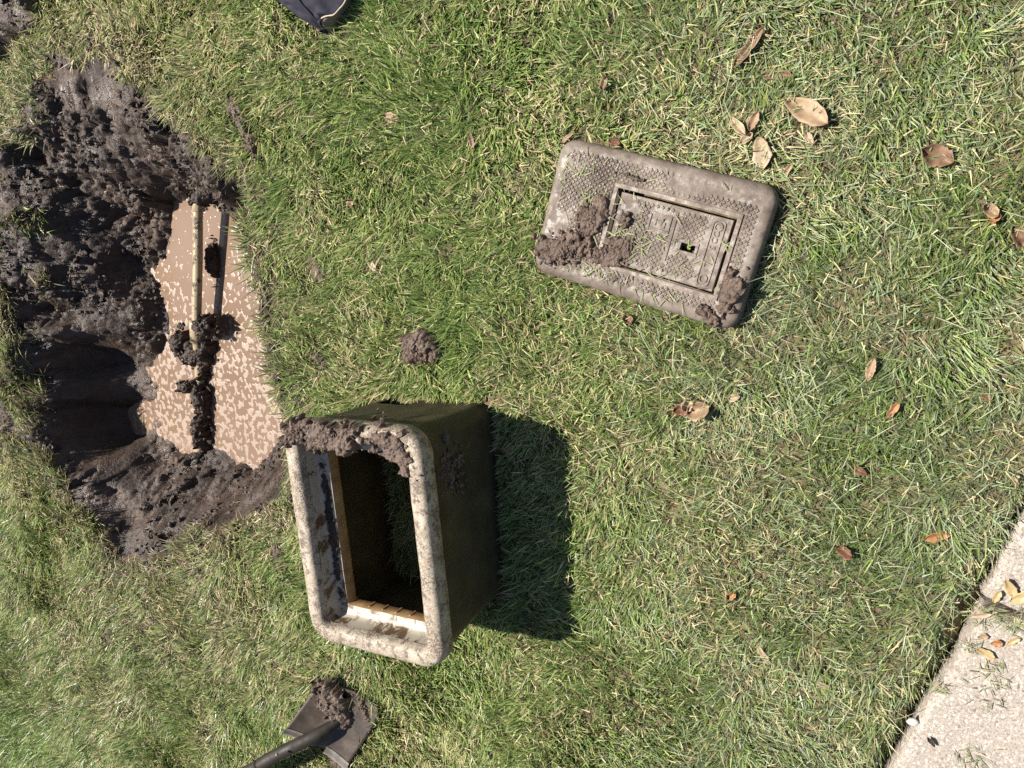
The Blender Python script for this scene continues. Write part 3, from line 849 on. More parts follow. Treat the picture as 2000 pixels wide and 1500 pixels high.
def heap_at(px, z, spread, n, sz, hp, lab, bz=None):
    p = at(px[0], px[1], z)
    return clump('mud_clump', lab, p, spread, n, sz, flat(bz if bz is not None else z), MUD, hp)
heap_at((396, 640), -.20, (.05, .032, .2), 150, .011, .025, 'wet mud lump on the pipe coupling in the pit', -.212)
heap_at((340, 678), -.21, (.036, .058, .15), 190, .012, .045, 'glinting wet mud mound left of the pipe in the pit', -.262)
heap_at((383, 690), -.23, (.058, .070, .1), 200, .012, .040, 'dark mud mass around the pipe bend in the pit', -.262)
heap_at((391, 775), -.235, (.026, .085, 0), 130, .011, .030, 'mud ridge over the lower pipe in the pit', -.25)
heap_at((391, 842), -.24, (.030, .07, 0), 140, .012, .035, 'mud heap where the pipe enters the near bank', -.255)
heap_at((360, 755), -.25, (.034, .018, .4), 50, .009, .018, 'small mud clod floating left of the pipe', -.262)
heap_at((416, 508), -.25, (.020, .066, 0), 120, .010, .032, 'dark mud chunk in the water right of the pipe', -.264)
heap_at((396, 380), -.18, (.06, .028, .3), 110, .011, .025, 'mud overhanging the upper end of the pipe', -.19)
heap_at((445, 395), -.12, (.05, .05, .3), 150, .012, .035, 'mud shelf hanging over the far right corner of the water', -.15)

# ------------------------------------------------------------------ crumbs and roots over the whole mud
def inpoly_sample(poly, n, out=.03):
    P = np.array(poly); lo, hi = P.min(0) - out, P.max(0) + out
    x = rng.uniform(lo[0], hi[0], n); y = rng.uniform(lo[1], hi[1], n)
    k = sd_poly(x, y, poly) < out
    return x[k], y[k]
x, y = inpoly_sample(MUD_POLY, 30000, .14)
z, m = terrain(x, y)
out_ = sd_poly(x, y, MUD_POLY)
spill = (out_ > 0) & (rng.random(len(x)) < .55 * np.exp(-out_ / .045)) & (fbm(x, y, 18, 3, 96) > .45)
cl = fbm(x, y, 7, 3, 91)
wall = (x < -2.3) & (y < -.28) & (z < -.05) & (z > -.26) & (y > -.85)
keep = spill & (edge_dist(x, y) > 0) | (z > WATER_Z + .004) & (m > .3) & (rng.random(len(x)) < np.clip((cl - .38) * 4.2, .04, 1)) & ~(wall & (rng.random(len(x)) < .93))
z = z + np.where(m < .3, rng.uniform(.002, .016, len(x)), 0)
x, y, z = x[keep], y[keep], z[keep]
s = np.minimum(.0034 * np.exp(rng.normal(0, .55, len(x))), .010)
big = rng.random(len(x)) < .05
v1, f1 = scatter(TEMPL1, np.column_stack([x, y, z + s * .4])[~big], s[~big])
v2, f2 = scatter(TEMPL2, np.column_stack([x, y, z + s * .8])[big], np.minimum(s[big] * 2.2, .014))
vv = np.concatenate([v1, v2]); ff = np.concatenate([f1, f2 + len(v1)])
tag(link('mud_crumbs', raw_mesh('mud_crumbs', vv, ff.ravel(), np.full(len(ff), 3), False), MUD), 'loose wet mud crumbs scattered over the dug pit', 'mud', kind='stuff')
x, y = inpoly_sample(PILE_POLY, 1500); z = terrain(x, y)[0]; s = .0045 * np.exp(rng.normal(0, .5, len(x)))
v, f = scatter(TEMPL1, np.column_stack([x, y, z + s * .3]), s)
tag(link('mud_crumbs', raw_mesh('mud_crumbs', v, f.ravel(), np.full(len(f), 3), False), MUD2), 'loose mud crumbs on the spoil pile in the top left corner', 'mud', kind='stuff')

# ------------------------------------------------------------------ blades
def blade_mesh(name, x, y, z, head, lean, bend, L, W, c0, c1, mat, seg=3, twist=None, label=None, cat=None):
    n = len(x)
    ts = np.linspace(0, 1, seg + 1)
    wprof = {3: np.array([.75, 1.0, .8, 0]), 2: np.array([.85, 1.0, 0]), 1: np.array([1.0, 0])}[seg]
    dx, dy = np.cos(head), np.sin(head)
    tw = np.zeros(n) if twist is None else twist
    sx, sy, sz = -dy * np.cos(tw), dx * np.cos(tw), np.sin(tw)
    P = np.zeros((n, seg + 1, 3)); P[:, 0] = np.column_stack([x, y, z])
    for i in range(1, seg + 1):
        a = lean + bend * (ts[i] - .5 / seg)
        st = L / seg
        P[:, i] = P[:, i - 1] + np.column_stack([dx * np.sin(a) * st, dy * np.sin(a) * st, np.cos(a) * st])
    nv = 2 * seg + 1
    Vv = np.zeros((n, nv, 3)); Cv = np.zeros((n, nv, 3))
    S = np.column_stack([sx, sy, sz])
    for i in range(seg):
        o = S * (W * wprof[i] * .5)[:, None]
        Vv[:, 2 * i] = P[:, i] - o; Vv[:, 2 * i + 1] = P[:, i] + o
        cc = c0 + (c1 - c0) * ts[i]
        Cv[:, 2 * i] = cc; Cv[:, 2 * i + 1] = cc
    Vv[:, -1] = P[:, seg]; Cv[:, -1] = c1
    faces = []; 
    for i in range(seg - 1): faces += [2 * i, 2 * i + 1, 2 * i + 3, 2 * i + 2]
    faces += [2 * seg - 2, 2 * seg - 1, 2 * seg]
    fl = (np.arange(n) * nv)[:, None] + np.array(faces)[None]
    sizes = np.tile(np.array([4] * (seg - 1) + [3]), n)
    me = raw_mesh(name, Vv.reshape(-1, 3), fl.ravel(), sizes, True, Cv.reshape(-1, 3))
    return tag(link(name, me, mat), label, cat, kind='stuff')
def frame_px(x, y, z=0.0):
    q = (np.column_stack([x, y, np.full(len(x), z)]) - np.array([0, 0, CAM_H])) @ ROT
    return 1000 + 1500 * q[:, 0] / -q[:, 2], 750 - 1500 * q[:, 1] / -q[:, 2]
FRAME = [tuple(at(*p)[:2]) for p in ((-130, -160), (2120, -160), (2120, 1640), (-130, 1640))]
def free(x, y, r):
    """where grass can grow: not in mud, under the box walls, the lid, the shovel or the slabs"""
    k = edge_dist(x, y) > .006 + .02 * rng.random(len(x))
    c, s = math.cos(BROT), math.sin(BROT)
    lx = (x - BOX[0]) * c + (y - BOX[1]) * s; ly = -(x - BOX[0]) * s + (y - BOX[1]) * c
    k &= ~((np.abs(lx) < BA - .008) & (np.abs(ly) < BB - .012) & ~((np.abs(lx) < BA - .05) & (np.abs(ly) < BB - .05)))
    c, s = math.cos(LR), math.sin(LR)
    lx = (x - LPOS[0]) * c + (y - LPOS[1]) * s; ly = -(x - LPOS[0]) * s + (y - LPOS[1]) * c
    k &= ~((np.abs(lx) < LA + r) & (np.abs(ly) < LB + r) & ~((lx > HX0 + .003) & (lx < HX1 - .003) & (ly > HY0 + .002) & (ly < HY1 - .002)))
    for (a, b, su, sv, an) in SPOT_W:
        u = ((x - a) * math.cos(an) + (y - b) * math.sin(an)) / su; v = (-(x - a) * math.sin(an) + (y - b) * math.cos(an)) / sv
        k &= (u * u + v * v > .7) | (rng.random(len(x)) < .12)
    k &= sd_poly(x, y, SHOVEL_FOOT) > -.012
    k &= sd_poly(x, y, GARMENT_FOOT) > .005
    return k
SHOVEL_FOOT = [tuple(at(*p, .02)[:2]) for p in ((556, 1424), (622, 1340), (752, 1385), (684, 1495))]
GARMENT_FOOT = [tuple(at(*p)[:2]) for p in ((530, -40), (560, 15), (600, 40), (638, 64), (655, 55), (690, 0), (700, -40))]
DENS_CTRS = []
def fields(x, y):
    px, py = frame_px(x, y)
    dm = sd_poly(x, y, MUD_POLY)
    n1 = fbm(x, y, 3.2, 3, 71); n2 = fbm(x, y, 9, 3, 72)
    # dry, straw coloured ground around the dig and above it; lush in the lower left corner
    dry = .24 + .8 * (n1 - .5) + .8 * (n2 - .5) - .04 * sstep(1000, 1500, px) + .12 * sstep(1050, 750, px)
    dry += .32 * np.exp(-((px - 330) ** 2 / 200 ** 2 + (py - 90) ** 2 / 100 ** 2))
    dry += .30 * np.exp(-((px - 600) ** 2 / 120 ** 2 + (py - 110) ** 2 / 70 ** 2))
    dry += .25 * np.exp(-((px - 330) ** 2 / 230 ** 2 + (py - 1220) ** 2 / 140 ** 2))
    dry += .12 * sstep(.25, .03, dm)
    lush = .8 * sstep(230, 0, px - (py - 1500) * .35) * sstep(980, 1200, py)
    lush = np.maximum(lush, .45 * np.exp(-((px - 900) ** 2 / 170 ** 2 + (py - 110) ** 2 / 90 ** 2)))
    dry -= .4 * lush
    grey = sstep(1000, 1500, px) * (.55 + .9 * (n2 - .5))        # finer bluish turf on the right
    muddy = sstep(.16, .0, dm) * (.3 + .7 * vn(x * 30, y * 30, 75)) + .85 * np.exp(-((px - 340) ** 2 / 260 ** 2 + (py - 1260) ** 2 / 170 ** 2)) * n2 + .5 * np.exp(-((px - 570) ** 2 / 90 ** 2 + (py - 620) ** 2 / 160 ** 2)) * n2
    return np.clip(dry, 0, 1), lush, np.clip(grey, 0, 1), np.clip(muddy, 0, 1), dm
def pick(dry, lush, grey, muddy, n):
    r = rng.random(n)[:, None]; q = rng.random(n)
    green = np.array([.105, .175, .034]) + r * np.array([.10, .12, .045])
    yel = np.array([.255, .305, .072]) + r * np.array([.14, .14, .085])
    straw = np.array([.40, .325, .165]) + r * np.array([.20, .175, .12])
    gry = np.array([.185, .235, .115]) + r * np.array([.15, .155, .105])
    lus = np.array([.13, .225, .035]) + r * np.array([.12, .14, .045])
    c = green.copy()
    k = q < .33; c[k] = yel[k]
    k = rng.random(n) < grey * .95; c[k] = gry[k]
    k = rng.random(n) < lush * .75; c[k] = lus[k]
    k = rng.random(n) < dry * .58; c[k] = straw[k]
    k = rng.random(n) < muddy * .55; c[k] = (np.array([.12, .085, .055]) + r * np.array([.10, .08, .06]))[k]
    return c * rng.uniform(.8, 1.15, (n, 1))
def lay(x, y):
    return -1.4 + 2 * math.pi * 1.3 * (fbm(x, y, 2.0, 2, 81) - .5) + 1.9 * (vn(x * 9, y * 9, 83) - .5) * 2

def area(poly):
    P = np.array(poly); x, y = P[:, 0], P[:, 1]
    return .5 * abs((x * np.roll(y, -1) - y * np.roll(x, -1)).sum())
def sample_frame(per_m2):
    P = np.array(FRAME); lo, hi = P.min(0), P.max(0)
    n = int(per_m2 * np.prod(hi - lo))
    x = rng.uniform(lo[0], hi[0], n); y = rng.uniform(lo[1], hi[1], n)
    k = sd_poly(x, y, FRAME) < 0
    return x[k], y[k]
tx, ty = sample_frame(2750); per = 17
m_ = len(tx)
tl = np.exp(rng.normal(0, .22, m_)); th_ = lay(tx, ty) + rng.normal(0, .40, m_); tb = rng.uniform(.74, 1.25, m_)
i = np.repeat(np.arange(m_), per)
x = tx[i] + rng.normal(0, .0105, len(i)); y = ty[i] + rng.normal(0, .0105, len(i)); hd = th_[i]; tl = tl[i]; tb = tb[i]
fx_, fy_ = sample_frame(17000); nf = len(fx_)                       # short filling blades between the tufts
x = np.concatenate([x, fx_]); y = np.concatenate([y, fy_]); hd = np.concatenate([hd, lay(fx_, fy_) + rng.normal(0, .9, nf)])
tl = np.concatenate([tl, rng.uniform(.5, .8, nf)]); tb = np.concatenate([tb, rng.uniform(.55, .9, nf)])
z, m = terrain(x, y)
dry, lush, grey, muddy, dm = fields(x, y)
gap = sstep(.60, .74, fbm(x, y, 15, 3, 95))
dens = np.clip(1.2 - .30 * dry - .40 * muddy - .75 * gap, .10, 1)
ppx, ppy = frame_px(x, y)
left_ = (ppx < 85) & (ppy > 180) & (z > -.03) & (fbm(x, y, 12, 3, 97) > .46) & (rng.random(len(x)) < .55)     # torn tufts left on the far bank
k = ((m < .25) & (rng.random(len(x)) < dens) | left_) & free(x, y, .003)
muddy = np.maximum(muddy, .5 * left_)
x, y, z, hd, tl, tb, dry, lush, grey, muddy = [q[k] for q in (x, y, z, hd, tl, tb, dry, lush, grey, muddy)]
n = len(x); N_BLADES = n
fine = rng.random(n) < .22 + .55 * grey
ppx, ppy = frame_px(x, y)
L = rng.uniform(.021, .041, n) * tl * (1 + .45 * sstep(1200, 700, ppx))
W = np.where(fine, rng.uniform(.0013, .0021, n), rng.uniform(.0024, .0042, n) * (1 - .30 * grey))
c = pick(dry, lush, grey, muddy, n) * tb[:, None]
cb = c * .55 + np.array([.09, .085, .035]) * .3  # blade bases darkened: shade low in the turf put into the colour
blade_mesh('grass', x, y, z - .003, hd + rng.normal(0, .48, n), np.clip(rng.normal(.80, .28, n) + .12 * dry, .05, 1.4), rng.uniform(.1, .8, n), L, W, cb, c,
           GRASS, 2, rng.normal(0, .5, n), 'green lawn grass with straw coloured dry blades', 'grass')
# thatch and clippings lying flat
P = np.array(FRAME); lo, hi = P.min(0), P.max(0)
x, y = sample_frame(27000)
z, m = terrain(x, y); dry, lush, grey, muddy, dm = fields(x, y)
k = (m < .3) & free(x, y, .004) & (rng.random(len(x)) < .65 + .35 * dry)
x, y, z, dry, lush, grey, muddy = [q[k] for q in (x, y, z, dry, lush, grey, muddy)]
n = len(x)
c = pick(np.clip(dry + .2, 0, 1), lush * .5, grey, muddy, n)
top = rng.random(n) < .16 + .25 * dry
c[~top] *= np.array([.42, .38, .36])          # lower mat: rotted brown, darkened further as painted shade under the blades
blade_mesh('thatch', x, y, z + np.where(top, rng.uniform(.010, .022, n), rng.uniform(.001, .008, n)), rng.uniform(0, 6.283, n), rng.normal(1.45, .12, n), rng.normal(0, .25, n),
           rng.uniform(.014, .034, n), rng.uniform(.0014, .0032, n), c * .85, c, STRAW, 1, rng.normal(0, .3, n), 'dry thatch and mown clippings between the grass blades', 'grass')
# long thin runners and stalks over the turf
x = rng.uniform(lo[0], hi[0], 9000); y = rng.uniform(lo[1], hi[1], 9000)
px, py = frame_px(x, y); z, m = terrain(x, y)
k = (sd_poly(x, y, FRAME) < 0) & (m < .2) & free(x, y, .0) & (rng.random(len(x)) < .25 + .75 * sstep(1000, 1500, px))
x, y, z = x[k], y[k], z[k]; n = len(x)
c = np.where((rng.random(n) < .5)[:, None], np.array([[.36, .36, .22]]), np.array([[.22, .27, .13]])) * rng.uniform(.8, 1.3, (n, 1))
blade_mesh('grass_stalks', x, y, z + .018, rng.uniform(0, 6.283, n), rng.normal(1.25, .15, n), rng.normal(.25, .3, n), rng.uniform(.03, .085, n), rng.uniform(.0008, .0014, n), c, c,
           STRAW, 3, None, 'thin pale stalks lying over the turf', 'grass')
# lawn beyond the picture
x = rng.uniform(-6, 2.2, 90000); y = rng.uniform(-4.6, 3.2, 90000)
z, m = terrain(x, y); k = (sd_poly(x, y, FRAME) > 0) & (m < .2) & (edge_dist(x, y) > .03)
x, y, z = x[k], y[k], z[k]; n = len(x)
c = pick(np.full(n, .25), np.full(n, .2), np.full(n, .2), np.zeros(n), n)
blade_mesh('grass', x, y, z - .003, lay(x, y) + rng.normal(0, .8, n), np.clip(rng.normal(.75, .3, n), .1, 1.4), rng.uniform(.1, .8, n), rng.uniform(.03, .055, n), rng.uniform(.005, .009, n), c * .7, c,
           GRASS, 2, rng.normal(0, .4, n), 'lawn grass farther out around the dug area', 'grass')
# roots and muddy stems sticking out of the mud, clippings on the lid and slab
x, y = inpoly_sample(MUD_POLY, 5200); z, m = terrain(x, y); dmm = sd_poly(x, y, MUD_POLY)
k = (z > WATER_Z + .01) & (rng.random(len(x)) < .25 + .75 * sstep(-.12, 0, dmm)) & ~((x < -2.3) & (y < -.28) & (z < -.04))
x, y, z = x[k], y[k], z[k]; n = len(x)
c = np.where((rng.random(n) < .30)[:, None], np.array([[.30, .23, .13]]), np.array([[.085, .06, .042]])) * rng.uniform(.7, 1.3, (n, 1))
blade_mesh('root_fibres', x, y, z + .002, rng.uniform(0, 6.283, n), rng.normal(1.1, .3, n), rng.normal(.3, .6, n), rng.uniform(.012, .05, n), rng.uniform(.0008, .002, n), c * .7, c, STRAW, 3, None,
           'torn roots and muddy stems sticking out of the mud', 'roots')
def clippings(label, pts, zf, L0, L1, cols, sp=1.5):
    pts = np.array(pts); n = len(pts)
    c = np.array(cols)[rng.integers(0, len(cols), n)] * rng.uniform(.8, 1.2, (n, 1))
    blade_mesh('grass_clippings', pts[:, 0], pts[:, 1], zf(pts[:, 0], pts[:, 1]), rng.uniform(0, 6.283, n), rng.normal(1.5, .08, n), rng.normal(.05, .08, n), rng.uniform(L0, L1, n), rng.uniform(.0009, .0022, n), c * .8, c, STRAW, 3, None, label, 'grass')
pts = []
for (cx_, cy_, s_, n_) in ((-.02, -.03, .03, 60), (-.12, .03, .025, 40), (-.16, .08, .04, 40), (.05, -.11, .05, 45), (.0, .0, .11, 60), (.15, .03, .04, 16), (-.1, -.1, .04, 40)):
    q = rng.normal(0, s_, (n_, 2)) * [1, .7] + [cx_, cy_]
    q[:, 0] = np.clip(q[:, 0], -.2, .2); q[:, 1] = np.clip(q[:, 1], -.115, .115)
    pts += [lidw(*p) for p in q]
kp = [lidw(rng.uniform(HX0 + .004, HX1 - .004), rng.uniform(HY0 + .003, HY1 - .003)) for _ in range(16)]
clippings('grass blades poking up in the key hole of the lid', kp, flat(LZ + .028), .006, .014, [(.17, .24, .05), (.24, .30, .08)])
clippings('cut grass blades stuck to the muddy lid', pts, flat(LZ + LT + .003), .008, .03, [(.20, .24, .08), (.30, .30, .14), (.14, .12, .06)])
pts = []
for (a, b, s_, n_) in ((1925, 1200, 22, 70), (1985, 1215, 14, 70), (1940, 1310, 14, 26), (1900, 1480, 18, 40), (1960, 1330, 20, 16), (1890, 1260, 12, 30), (1830, 1340, 10, 30), (1930, 1360, 25, 20)):
    for _ in range(n_):
        q = at(a + rng.normal(0, s_), b + rng.normal(0, s_ * .6), .006); pts.append(q[:2])
clippings('green and straw clippings blown onto the paving slabs', pts, flat(.0085), .008, .026, [(.20, .23, .10), (.42, .36, .22), (.13, .13, .07)])

# ------------------------------------------------------------------ shovel
CA, CD, CB, CC = at(560, 1420, .085), at(682, 1490, .022), at(624, 1334, .060), at(752, 1384, .012)
S0 = (CA + CD) / 2
xd = (CD - CA); SW = np.linalg.norm(xd) / 2; xd /= np.linalg.norm(xd)
yd = (CB + CC) / 2 - S0; SL = np.linalg.norm(yd); yd /= SL
zd = np.cross(xd, yd); zd /= np.linalg.norm(zd)
SB = np.array([S0[0], S0[1], float(zt(S0[0], S0[1])[0])])
shovel = empty('shovel', SB)
tag(shovel, 'muddy steel shovel with dark bent shaft lying at the bottom edge', 'shovel')
def bp(u, v, w=0.0):
    p = (CA * (1 - u) + CD * u) * (1 - v) + (CB * (1 - u) + CC * u) * v
    q = 2 * u - 1
    return p + zd * (.016 * q * q - .008 + .014 * math.exp(-(q / .17) ** 2) * max(0, 1 - v / .75) + w) - SB
nu, nv_ = 25, 22
Vt = []
for th_ in (0, -.003):
    for j in range(nv_):
        for i in range(nu):
            v_ = j / (nv_ - 1); u_ = i / (nu - 1); q = 2 * u_ - 1
            if v_ > .8: u_ = .5 + q / 2 * (1 - .16 * ((v_ - .8) / .2) ** 2)
            Vt.append(bp(u_, v_ * (1.04 - .06 * q * q), th_))
Vt = np.array(Vt); f = grid_faces(nv_, nu); N = nv_ * nu
Fa = f.tolist() + (f[:, ::-1] + N).tolist()
bd = [i for i in range(nu)] + [(j + 1) * nu - 1 for j in range(1, nv_)] + [N - 1 - i for i in range(1, nu)] + [(nv_ - 1 - j) * nu for j in range(1, nv_ - 1)]
for a, b in zip(bd, bd[1:] + bd[:1]): Fa.append([a, b, b + N, a + N])
pm('blade', Vt, Fa, STEEL, parent=shovel, smooth=True)
for u0, u1 in ((0.0, .33), (.62, 1.0)):
    Vq = []
    for u in np.linspace(u0, u1, 7):
        for (v_, w_) in ((.03, .0015), (.0, .0035), (-.035, .009), (-.065, .008), (-.065, .005), (-.03, .004), (.0, -.001)): Vq.append(bp(u, v_, w_))
    fq = grid_faces(7, 7, True).tolist() + [list(range(6, -1, -1)), list(range(42, 49))]
    pm('foot_tread', Vq, fq, STEEL2, parent=shovel, smooth=False)
sp = [at(676, 1396, .034) - SB, at(660, 1408, .046) - SB, at(640, 1422, .066) - SB, at(614, 1438, .090) - SB, at(582, 1454, .110) - SB, at(545, 1472, .128) - SB, at(500, 1498, .150) - SB]
sp = spline(sp, 40); rad = np.interp(np.linspace(0, 1, 40), [0, .2, .45, 1], [.006, .014, .0185, .0185])
tube('socket', sp, rad, SHAFT, parent=shovel, seg=20, jit=.0008)
d_ = at(500, 1498, .15) - at(560, 1466, .14); d_ = np.array([d_[0], d_[1], 0]); d_ /= np.linalg.norm(d_)
e0 = at(500, 1498, .15) - SB
hp = spline([e0 - d_ * .02, e0 + d_ * .25 + [0, 0, -.01], e0 + d_ * .6 + [0, 0, -.06], e0 + d_ * 1.0 + [0, 0, -.135]], 30)
tube('shaft', hp, [.0175] * 30, SHAFT, parent=shovel, seg=16, jit=.0006)
rv = at(541, 1474, .163) - SB
v, f_ = ICO2; pm('rivet', v * .0045 + rv, f_, STEEL2, parent=shovel, smooth=True)
def blade_z(x, y):
    # height of the blade plane
    n_ = zd; return S0[2] - ((x - S0[0]) * n_[0] + (y - S0[1]) * n_[1]) / n_[2] - .006
ms = blade_z
clump('mud_clump', 'brown crumbly mud heap on the left half of the shovel blade', at(648, 1372, .05), (.060, .040, -.9), 230, .0075, ms, MUD2, .022)
clump('mud_clump', 'small rusty brown mud streak on the right half of the shovel blade', at(712, 1398, .03), (.016, .055, .35), 80, .006, ms, MUD2, .010)
clump('mud_clump', 'few mud lumps at the shovel socket', at(672, 1412, .03), (.02, .014, .2), 22, .005, lambda x, y: blade_z(x, y) + .008, MUD2, .006)

# ------------------------------------------------------------------ garment at the top edge
tn = 40
Lc = spline([at(639, 67, .012), at(615, 52, .014), at(590, 38, .012), at(562, 18, .010), at(541, 0, .010), at(500, -40, .01), at(430, -120, .01), at(390, -240, .01)], tn)
Sc = spline([at(641, 66, .020), at(630, 52, .042), at(614, 34, .060), at(598, 17, .072), at(584, 0, .080), at(560, -40, .09), at(520, -120, .09), at(500, -240, .08)], tn)
Ec = spline([at(622, 43, .052), at(628, 36, .062), at(640, 31, .066), at(652, 29, .066), at(663, 18, .064), at(676, 0, .062), at(700, -60, .06), at(720, -240, .06)], tn)
Gc = spline([at(641, 66, .020), at(649, 66, .014), at(656, 58, .010), at(664, 45, .008), at(678, 25, .008), at(694, 0, .008), at(725, -60, .008), at(770, -240, .008)], tn)
gb = np.array([*at(640, 0)[:2], 0.0]); gar = empty('garment', gb)
tag(gar, 'dark navy cloth garment with stitched tan trim lying on the grass at the top edge', 'garment')
def loft(name, C1, C2, mat, nw, bulge, fold, seed, thick=.002):
    Vv = []
    for i in range(tn):
        for j in range(nw):
            f = j / (nw - 1)
            p = C1[i] * (1 - f) + C2[i] * f
            p = p + np.array([0, 0, bulge * 4 * f * (1 - f)])
            p[2] += fold * math.sin(math.pi * f) * (fbm(np.array([i * .16]), np.array([f * 3.0]), 1.0, 3, seed)[0] - .5)
            Vv.append(p - gb)
    o = pm(name, Vv, grid_faces(tn, nw), mat, parent=gar, smooth=True)
    md = o.modifiers.new('thick', 'SOLIDIFY'); md.thickness = thick; md.offset = -1
    return o
loft('cloth', Lc, Sc, NAVY, 16, .028, .05, 301)
loft('cloth', Sc, Ec, NAVY, 14, .004, .03, 302)
loft('tan_trim', Ec, Gc, TAN, 12, .006, .02, 303)
tube('side_seam', Sc - gb + [0, 0, .002], [.0035] * tn, NAVY, parent=gar, seg=8)
tube('piping', Ec - gb + [0, 0, .001], [.0018] * tn, PIPING, parent=gar, seg=8)

# ------------------------------------------------------------------ fallen leaves and chips
def leaf(px, length, width, ang, colr, label, curl=.3, z=.013, on=None, tip=1.0, cat='leaf', name='dry_leaf'):
    p = at(px[0], px[1], .02)
    zz = (float(zt(p[0], p[1])[0]) + z) if on is None else on
    nU, nV = 13, 7
    Vv = []
    r1 = rng.normal(0, 1, 8)
    for i in range(nU):
        t = i / (nU - 1)
        w = width / 2 * (math.sin(math.pi * min(1, max(0, t)) ** (.8 + .25 * tip)) ** .75 + .04) * (1 + .10 * math.sin(9 * t + r1[0]) + .08 * rng.normal())
        for j in range(nV):
            s = -1 + 2 * j / (nV - 1)
            Vv.append(((t - .5) * length, s * w + .06 * width * math.sin(3 * t + r1[1]),
                       curl * width * (.9 * abs(s) ** 1.3 + .35 * s * r1[4] * .5) + .05 * width * rng.normal() * abs(s) + curl * length * .28 * math.sin(2.2 * (t - .5) + r1[2]) ** 2 + .012 * length * r1[3] * s + .02 * width * math.sin(14 * t + 3 * s)))
    Vv = np.array(Vv); Vv[:, 2] -= Vv[:, 2].min()
    me_o = pm(name, Vv, grid_faces(nU, nV), LEAF[colr], (p[0], p[1], zz), smooth=True, rz=ang)
    md = me_o.modifiers.new('thick', 'SOLIDIFY'); md.thickness = .0006
    me_o.rotation_euler = (rng.normal(0, .10), rng.normal(0, .10), ang)
    return tag(me_o, label, cat, 'fallen leaves and chips')
D = math.radians
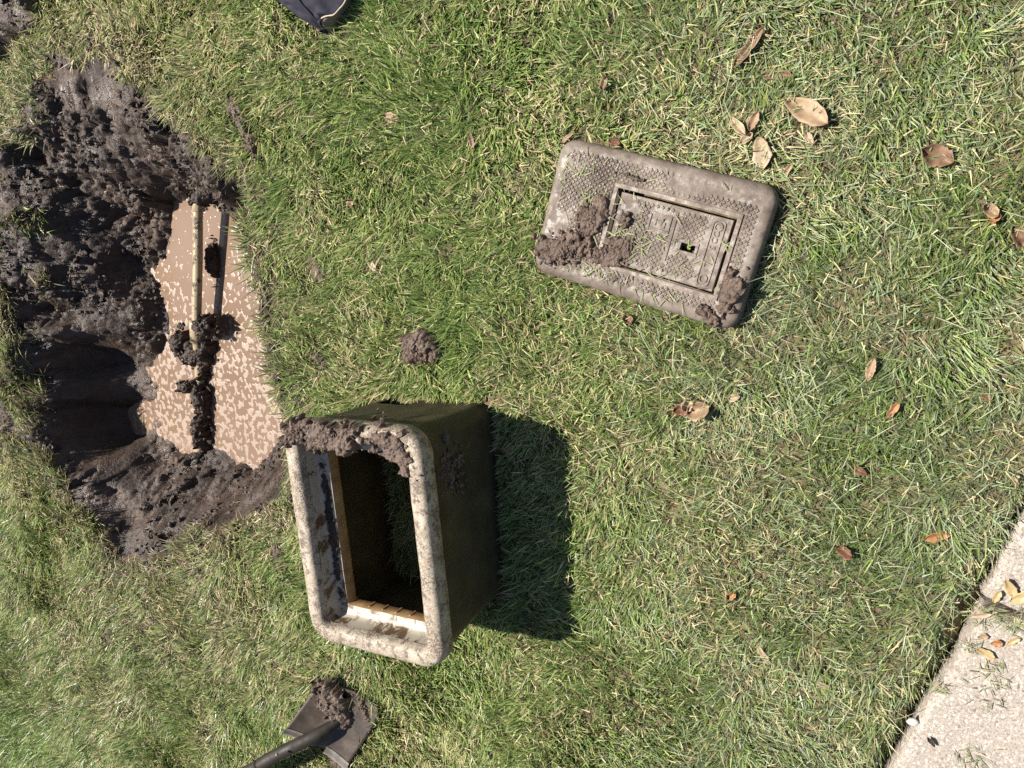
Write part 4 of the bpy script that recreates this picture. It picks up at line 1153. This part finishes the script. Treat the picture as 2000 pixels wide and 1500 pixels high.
LV = [((1461, 93), .085, .020, D(52), 'brown', 'slender rusty brown leaf highest in the upper right grass', .3),
      ((1515, 145), .062, .018, D(-6), 'brown', 'short brown leaf lying level, second from the top on the right', .25),
      ((1576, 217), .094, .040, D(-33), 'tan', 'largest broad tan leaf above the lid', .3),
      ((1439, 246), .052, .018, D(-48), 'pale', 'narrow pale curled leaf above the lid corner', .5),
      ((1471, 236), .038, .018, D(70), 'tan', 'small upright tan leaf beside the narrow pale one', .4),
      ((1458, 270), .030, .018, D(45), 'pale', 'small pale leaf tip just above the oval tan leaf', .4),
      ((1486, 298), .060, .033, D(-75), 'pale', 'oval pale tan leaf just above the right end of the lid', .2),
      ((1580, 268), .028, .012, D(-60), 'pale', 'tiny pale leaf sliver below the largest tan leaf', .3),
      ((1537, 332), .028, .011, D(50), 'tan', 'tiny tan leaf sliver beside the upper right lid corner', .3),
      ((1830, 308), .056, .036, D(-30), 'brown', 'broad reddish brown leaf half hidden in grass, upper right', .4),
      ((1931, 411), .030, .022, D(-35), 'tan', 'small tan leaf scrap near the right edge', .5),
      ((1941, 427), .022, .014, D(20), 'orange', 'tiny orange leaf scrap touching the tan one near the right edge', .5),
      ((1988, 462), .044, .026, D(-60), 'brown', 'brown leaf cut by the right edge of the view', .5),
      ((1332, 800), .034, .026, D(15), 'rust', 'rust red leaf of the small group in mid lawn', .4),
      ((1345, 789), .028, .024, D(60), 'pale', 'pale leaf piece above the rust red one in mid lawn', .5),
      ((1366, 800), .050, .036, D(30), 'tan', 'curled beige pink leaf right of the rust red one in mid lawn', .6),
      ((1436, 776), .026, .016, D(15), 'pale', 'small pale leaf scrap right of the mid lawn group', .5),
      ((1703, 722), .045, .018, D(80), 'tan', 'pale tan seed head in the right lawn', .3),
      ((1744, 800), .036, .014, D(55), 'orange', 'orange leaf sliver in the right lawn', .3),
      ((1928, 777), .028, .012, D(-40), 'rust', 'tiny red leaf sliver near the right edge', .3),
      ((1678, 920), .032, .014, D(-20), 'rust', 'dark red leaf scrap in the right lawn', .4),
      ((1652, 1077), .036, .022, D(-18), 'rust', 'curled rust leaf above the paving edge', .6),
      ((1830, 1047), .046, .020, D(25), 'orange', 'orange tan oval leaf above the paving slabs', .3),
      ((1427, 1166), .026, .018, D(45), 'orange', 'small bright orange leaf in the lower lawn', .5),
      ((1225, 623), .020, .026, D(60), 'rust', 'rust leaf scrap just below the lid', .4),
      ((1107, 269), .034, .010, D(35), 'tan', 'tan leaf sliver on the upper left lid corner', .3),
      ((1198, 277), .026, .014, D(-15), 'rust', 'small rust leaf against the upper edge of the lid', .3),
      ((914, 272), .050, .012, D(-75), 'brown', 'slender brown leaf in the grass left of the lid', .3),
      ((686, 398), .028, .020, D(70), 'tan', 'pinkish leaf scrap in the grass right of the pit', .4),
      ((727, 521), .032, .016, D(-30), 'pale', 'cream wood chip in the grass between pit and lid', .2),
      ((765, 231), .050, .024, D(-10), 'tan', 'pinkish tan bark chip in the upper middle grass', .2),
      ((1178, 163), .028, .016, D(70), 'brown', 'reddish leaf scrap in the grass above the lid', .4),
      ((1490, 1284), .050, .012, D(-55), 'pale', 'pale narrow chip in the lower lawn', .2),
      ((1611, 1341), .036, .010, D(-25), 'pale', 'short pale chip near the paving edge', .2),
      ((1022, 1036), .040, .010, D(35), 'tan', 'thin leaf inside the shadow of the meter box', .4),
      ((880, 1252), .022, .016, D(40), 'tan', 'tan scrap at the near corner of the meter box', .3),
      ((175, 1408), .044, .020, D(-35), 'brown', 'brown leaf in the lush lower left grass', .3),
      ((187, 1484), .052, .016, D(-80), 'brown', 'brown leaf at the bottom edge of the lower left grass', .3),
      ((84, 1262), .030, .016, D(20), 'white', 'white petal in the lush lower left grass', .4),
      ((1440, 1510), .030, .018, D(60), 'pale', 'pale leaf scrap at the bottom edge of the lawn', .3),
      ((1935, 1143), .024, .015, D(70), 'rust', 'tiny rust leaf in the shaded gap beside the upper slab', .3)]
for a in LV: leaf(*a[:5], a[5], a[6])
PV = [((1973, 1152), .050, .026, D(-60), 'yellow', 'yellow leaf on the upper slab near its corner'),
      ((1999, 1172), .060, .030, D(30), 'yellow', 'yellow leaf on the upper slab cut by the right edge'),
      ((1949, 1170), .036, .018, D(70), 'yellow', 'yellow leaf standing at the corner of the upper slab'),
      ((1917, 1206), .048, .018, D(22), 'pale', 'pale pink leaf bridging the gap at the slab joint'),
      ((1948, 1261), .026, .020, D(10), 'orange', 'small amber flake on the lower slab below the joint'),
      ((1980, 1258), .034, .014, D(40), 'yellow', 'yellow flake on the lower slab near the right edge'),
      ((1926, 1281), .044, .020, D(-20), 'yellow', 'pale yellow leaf on the lower slab near its edge'),
      ((1921, 1249), .024, .014, D(10), 'tan', 'tan flake at the corner of the lower slab')]
for a in PV: leaf(a[0], a[1] * .78, a[2] * .72, *a[3:5], a[5], .25, on=.0085)
leaf((1819, 1453), .022, .010, D(-50), 'dark', 'black seed on the lower paving slab', .5, on=.009, cat='seed', name='seed')
p = at(1783, 1414, .01); v, f_ = lump_shape(ICO3, 401, .35, 1.2)
tag(pm('pebble', v * [.011, .008, .006], f_, simple('white_stone', [(.3, (.36, .34, .31)), (.7, (.46, .44, .41))], 40, .6, None, .3), (p[0], p[1], .002), smooth=True, rz=.3),
    'white pebble in the gap at the paving edge', 'pebble')
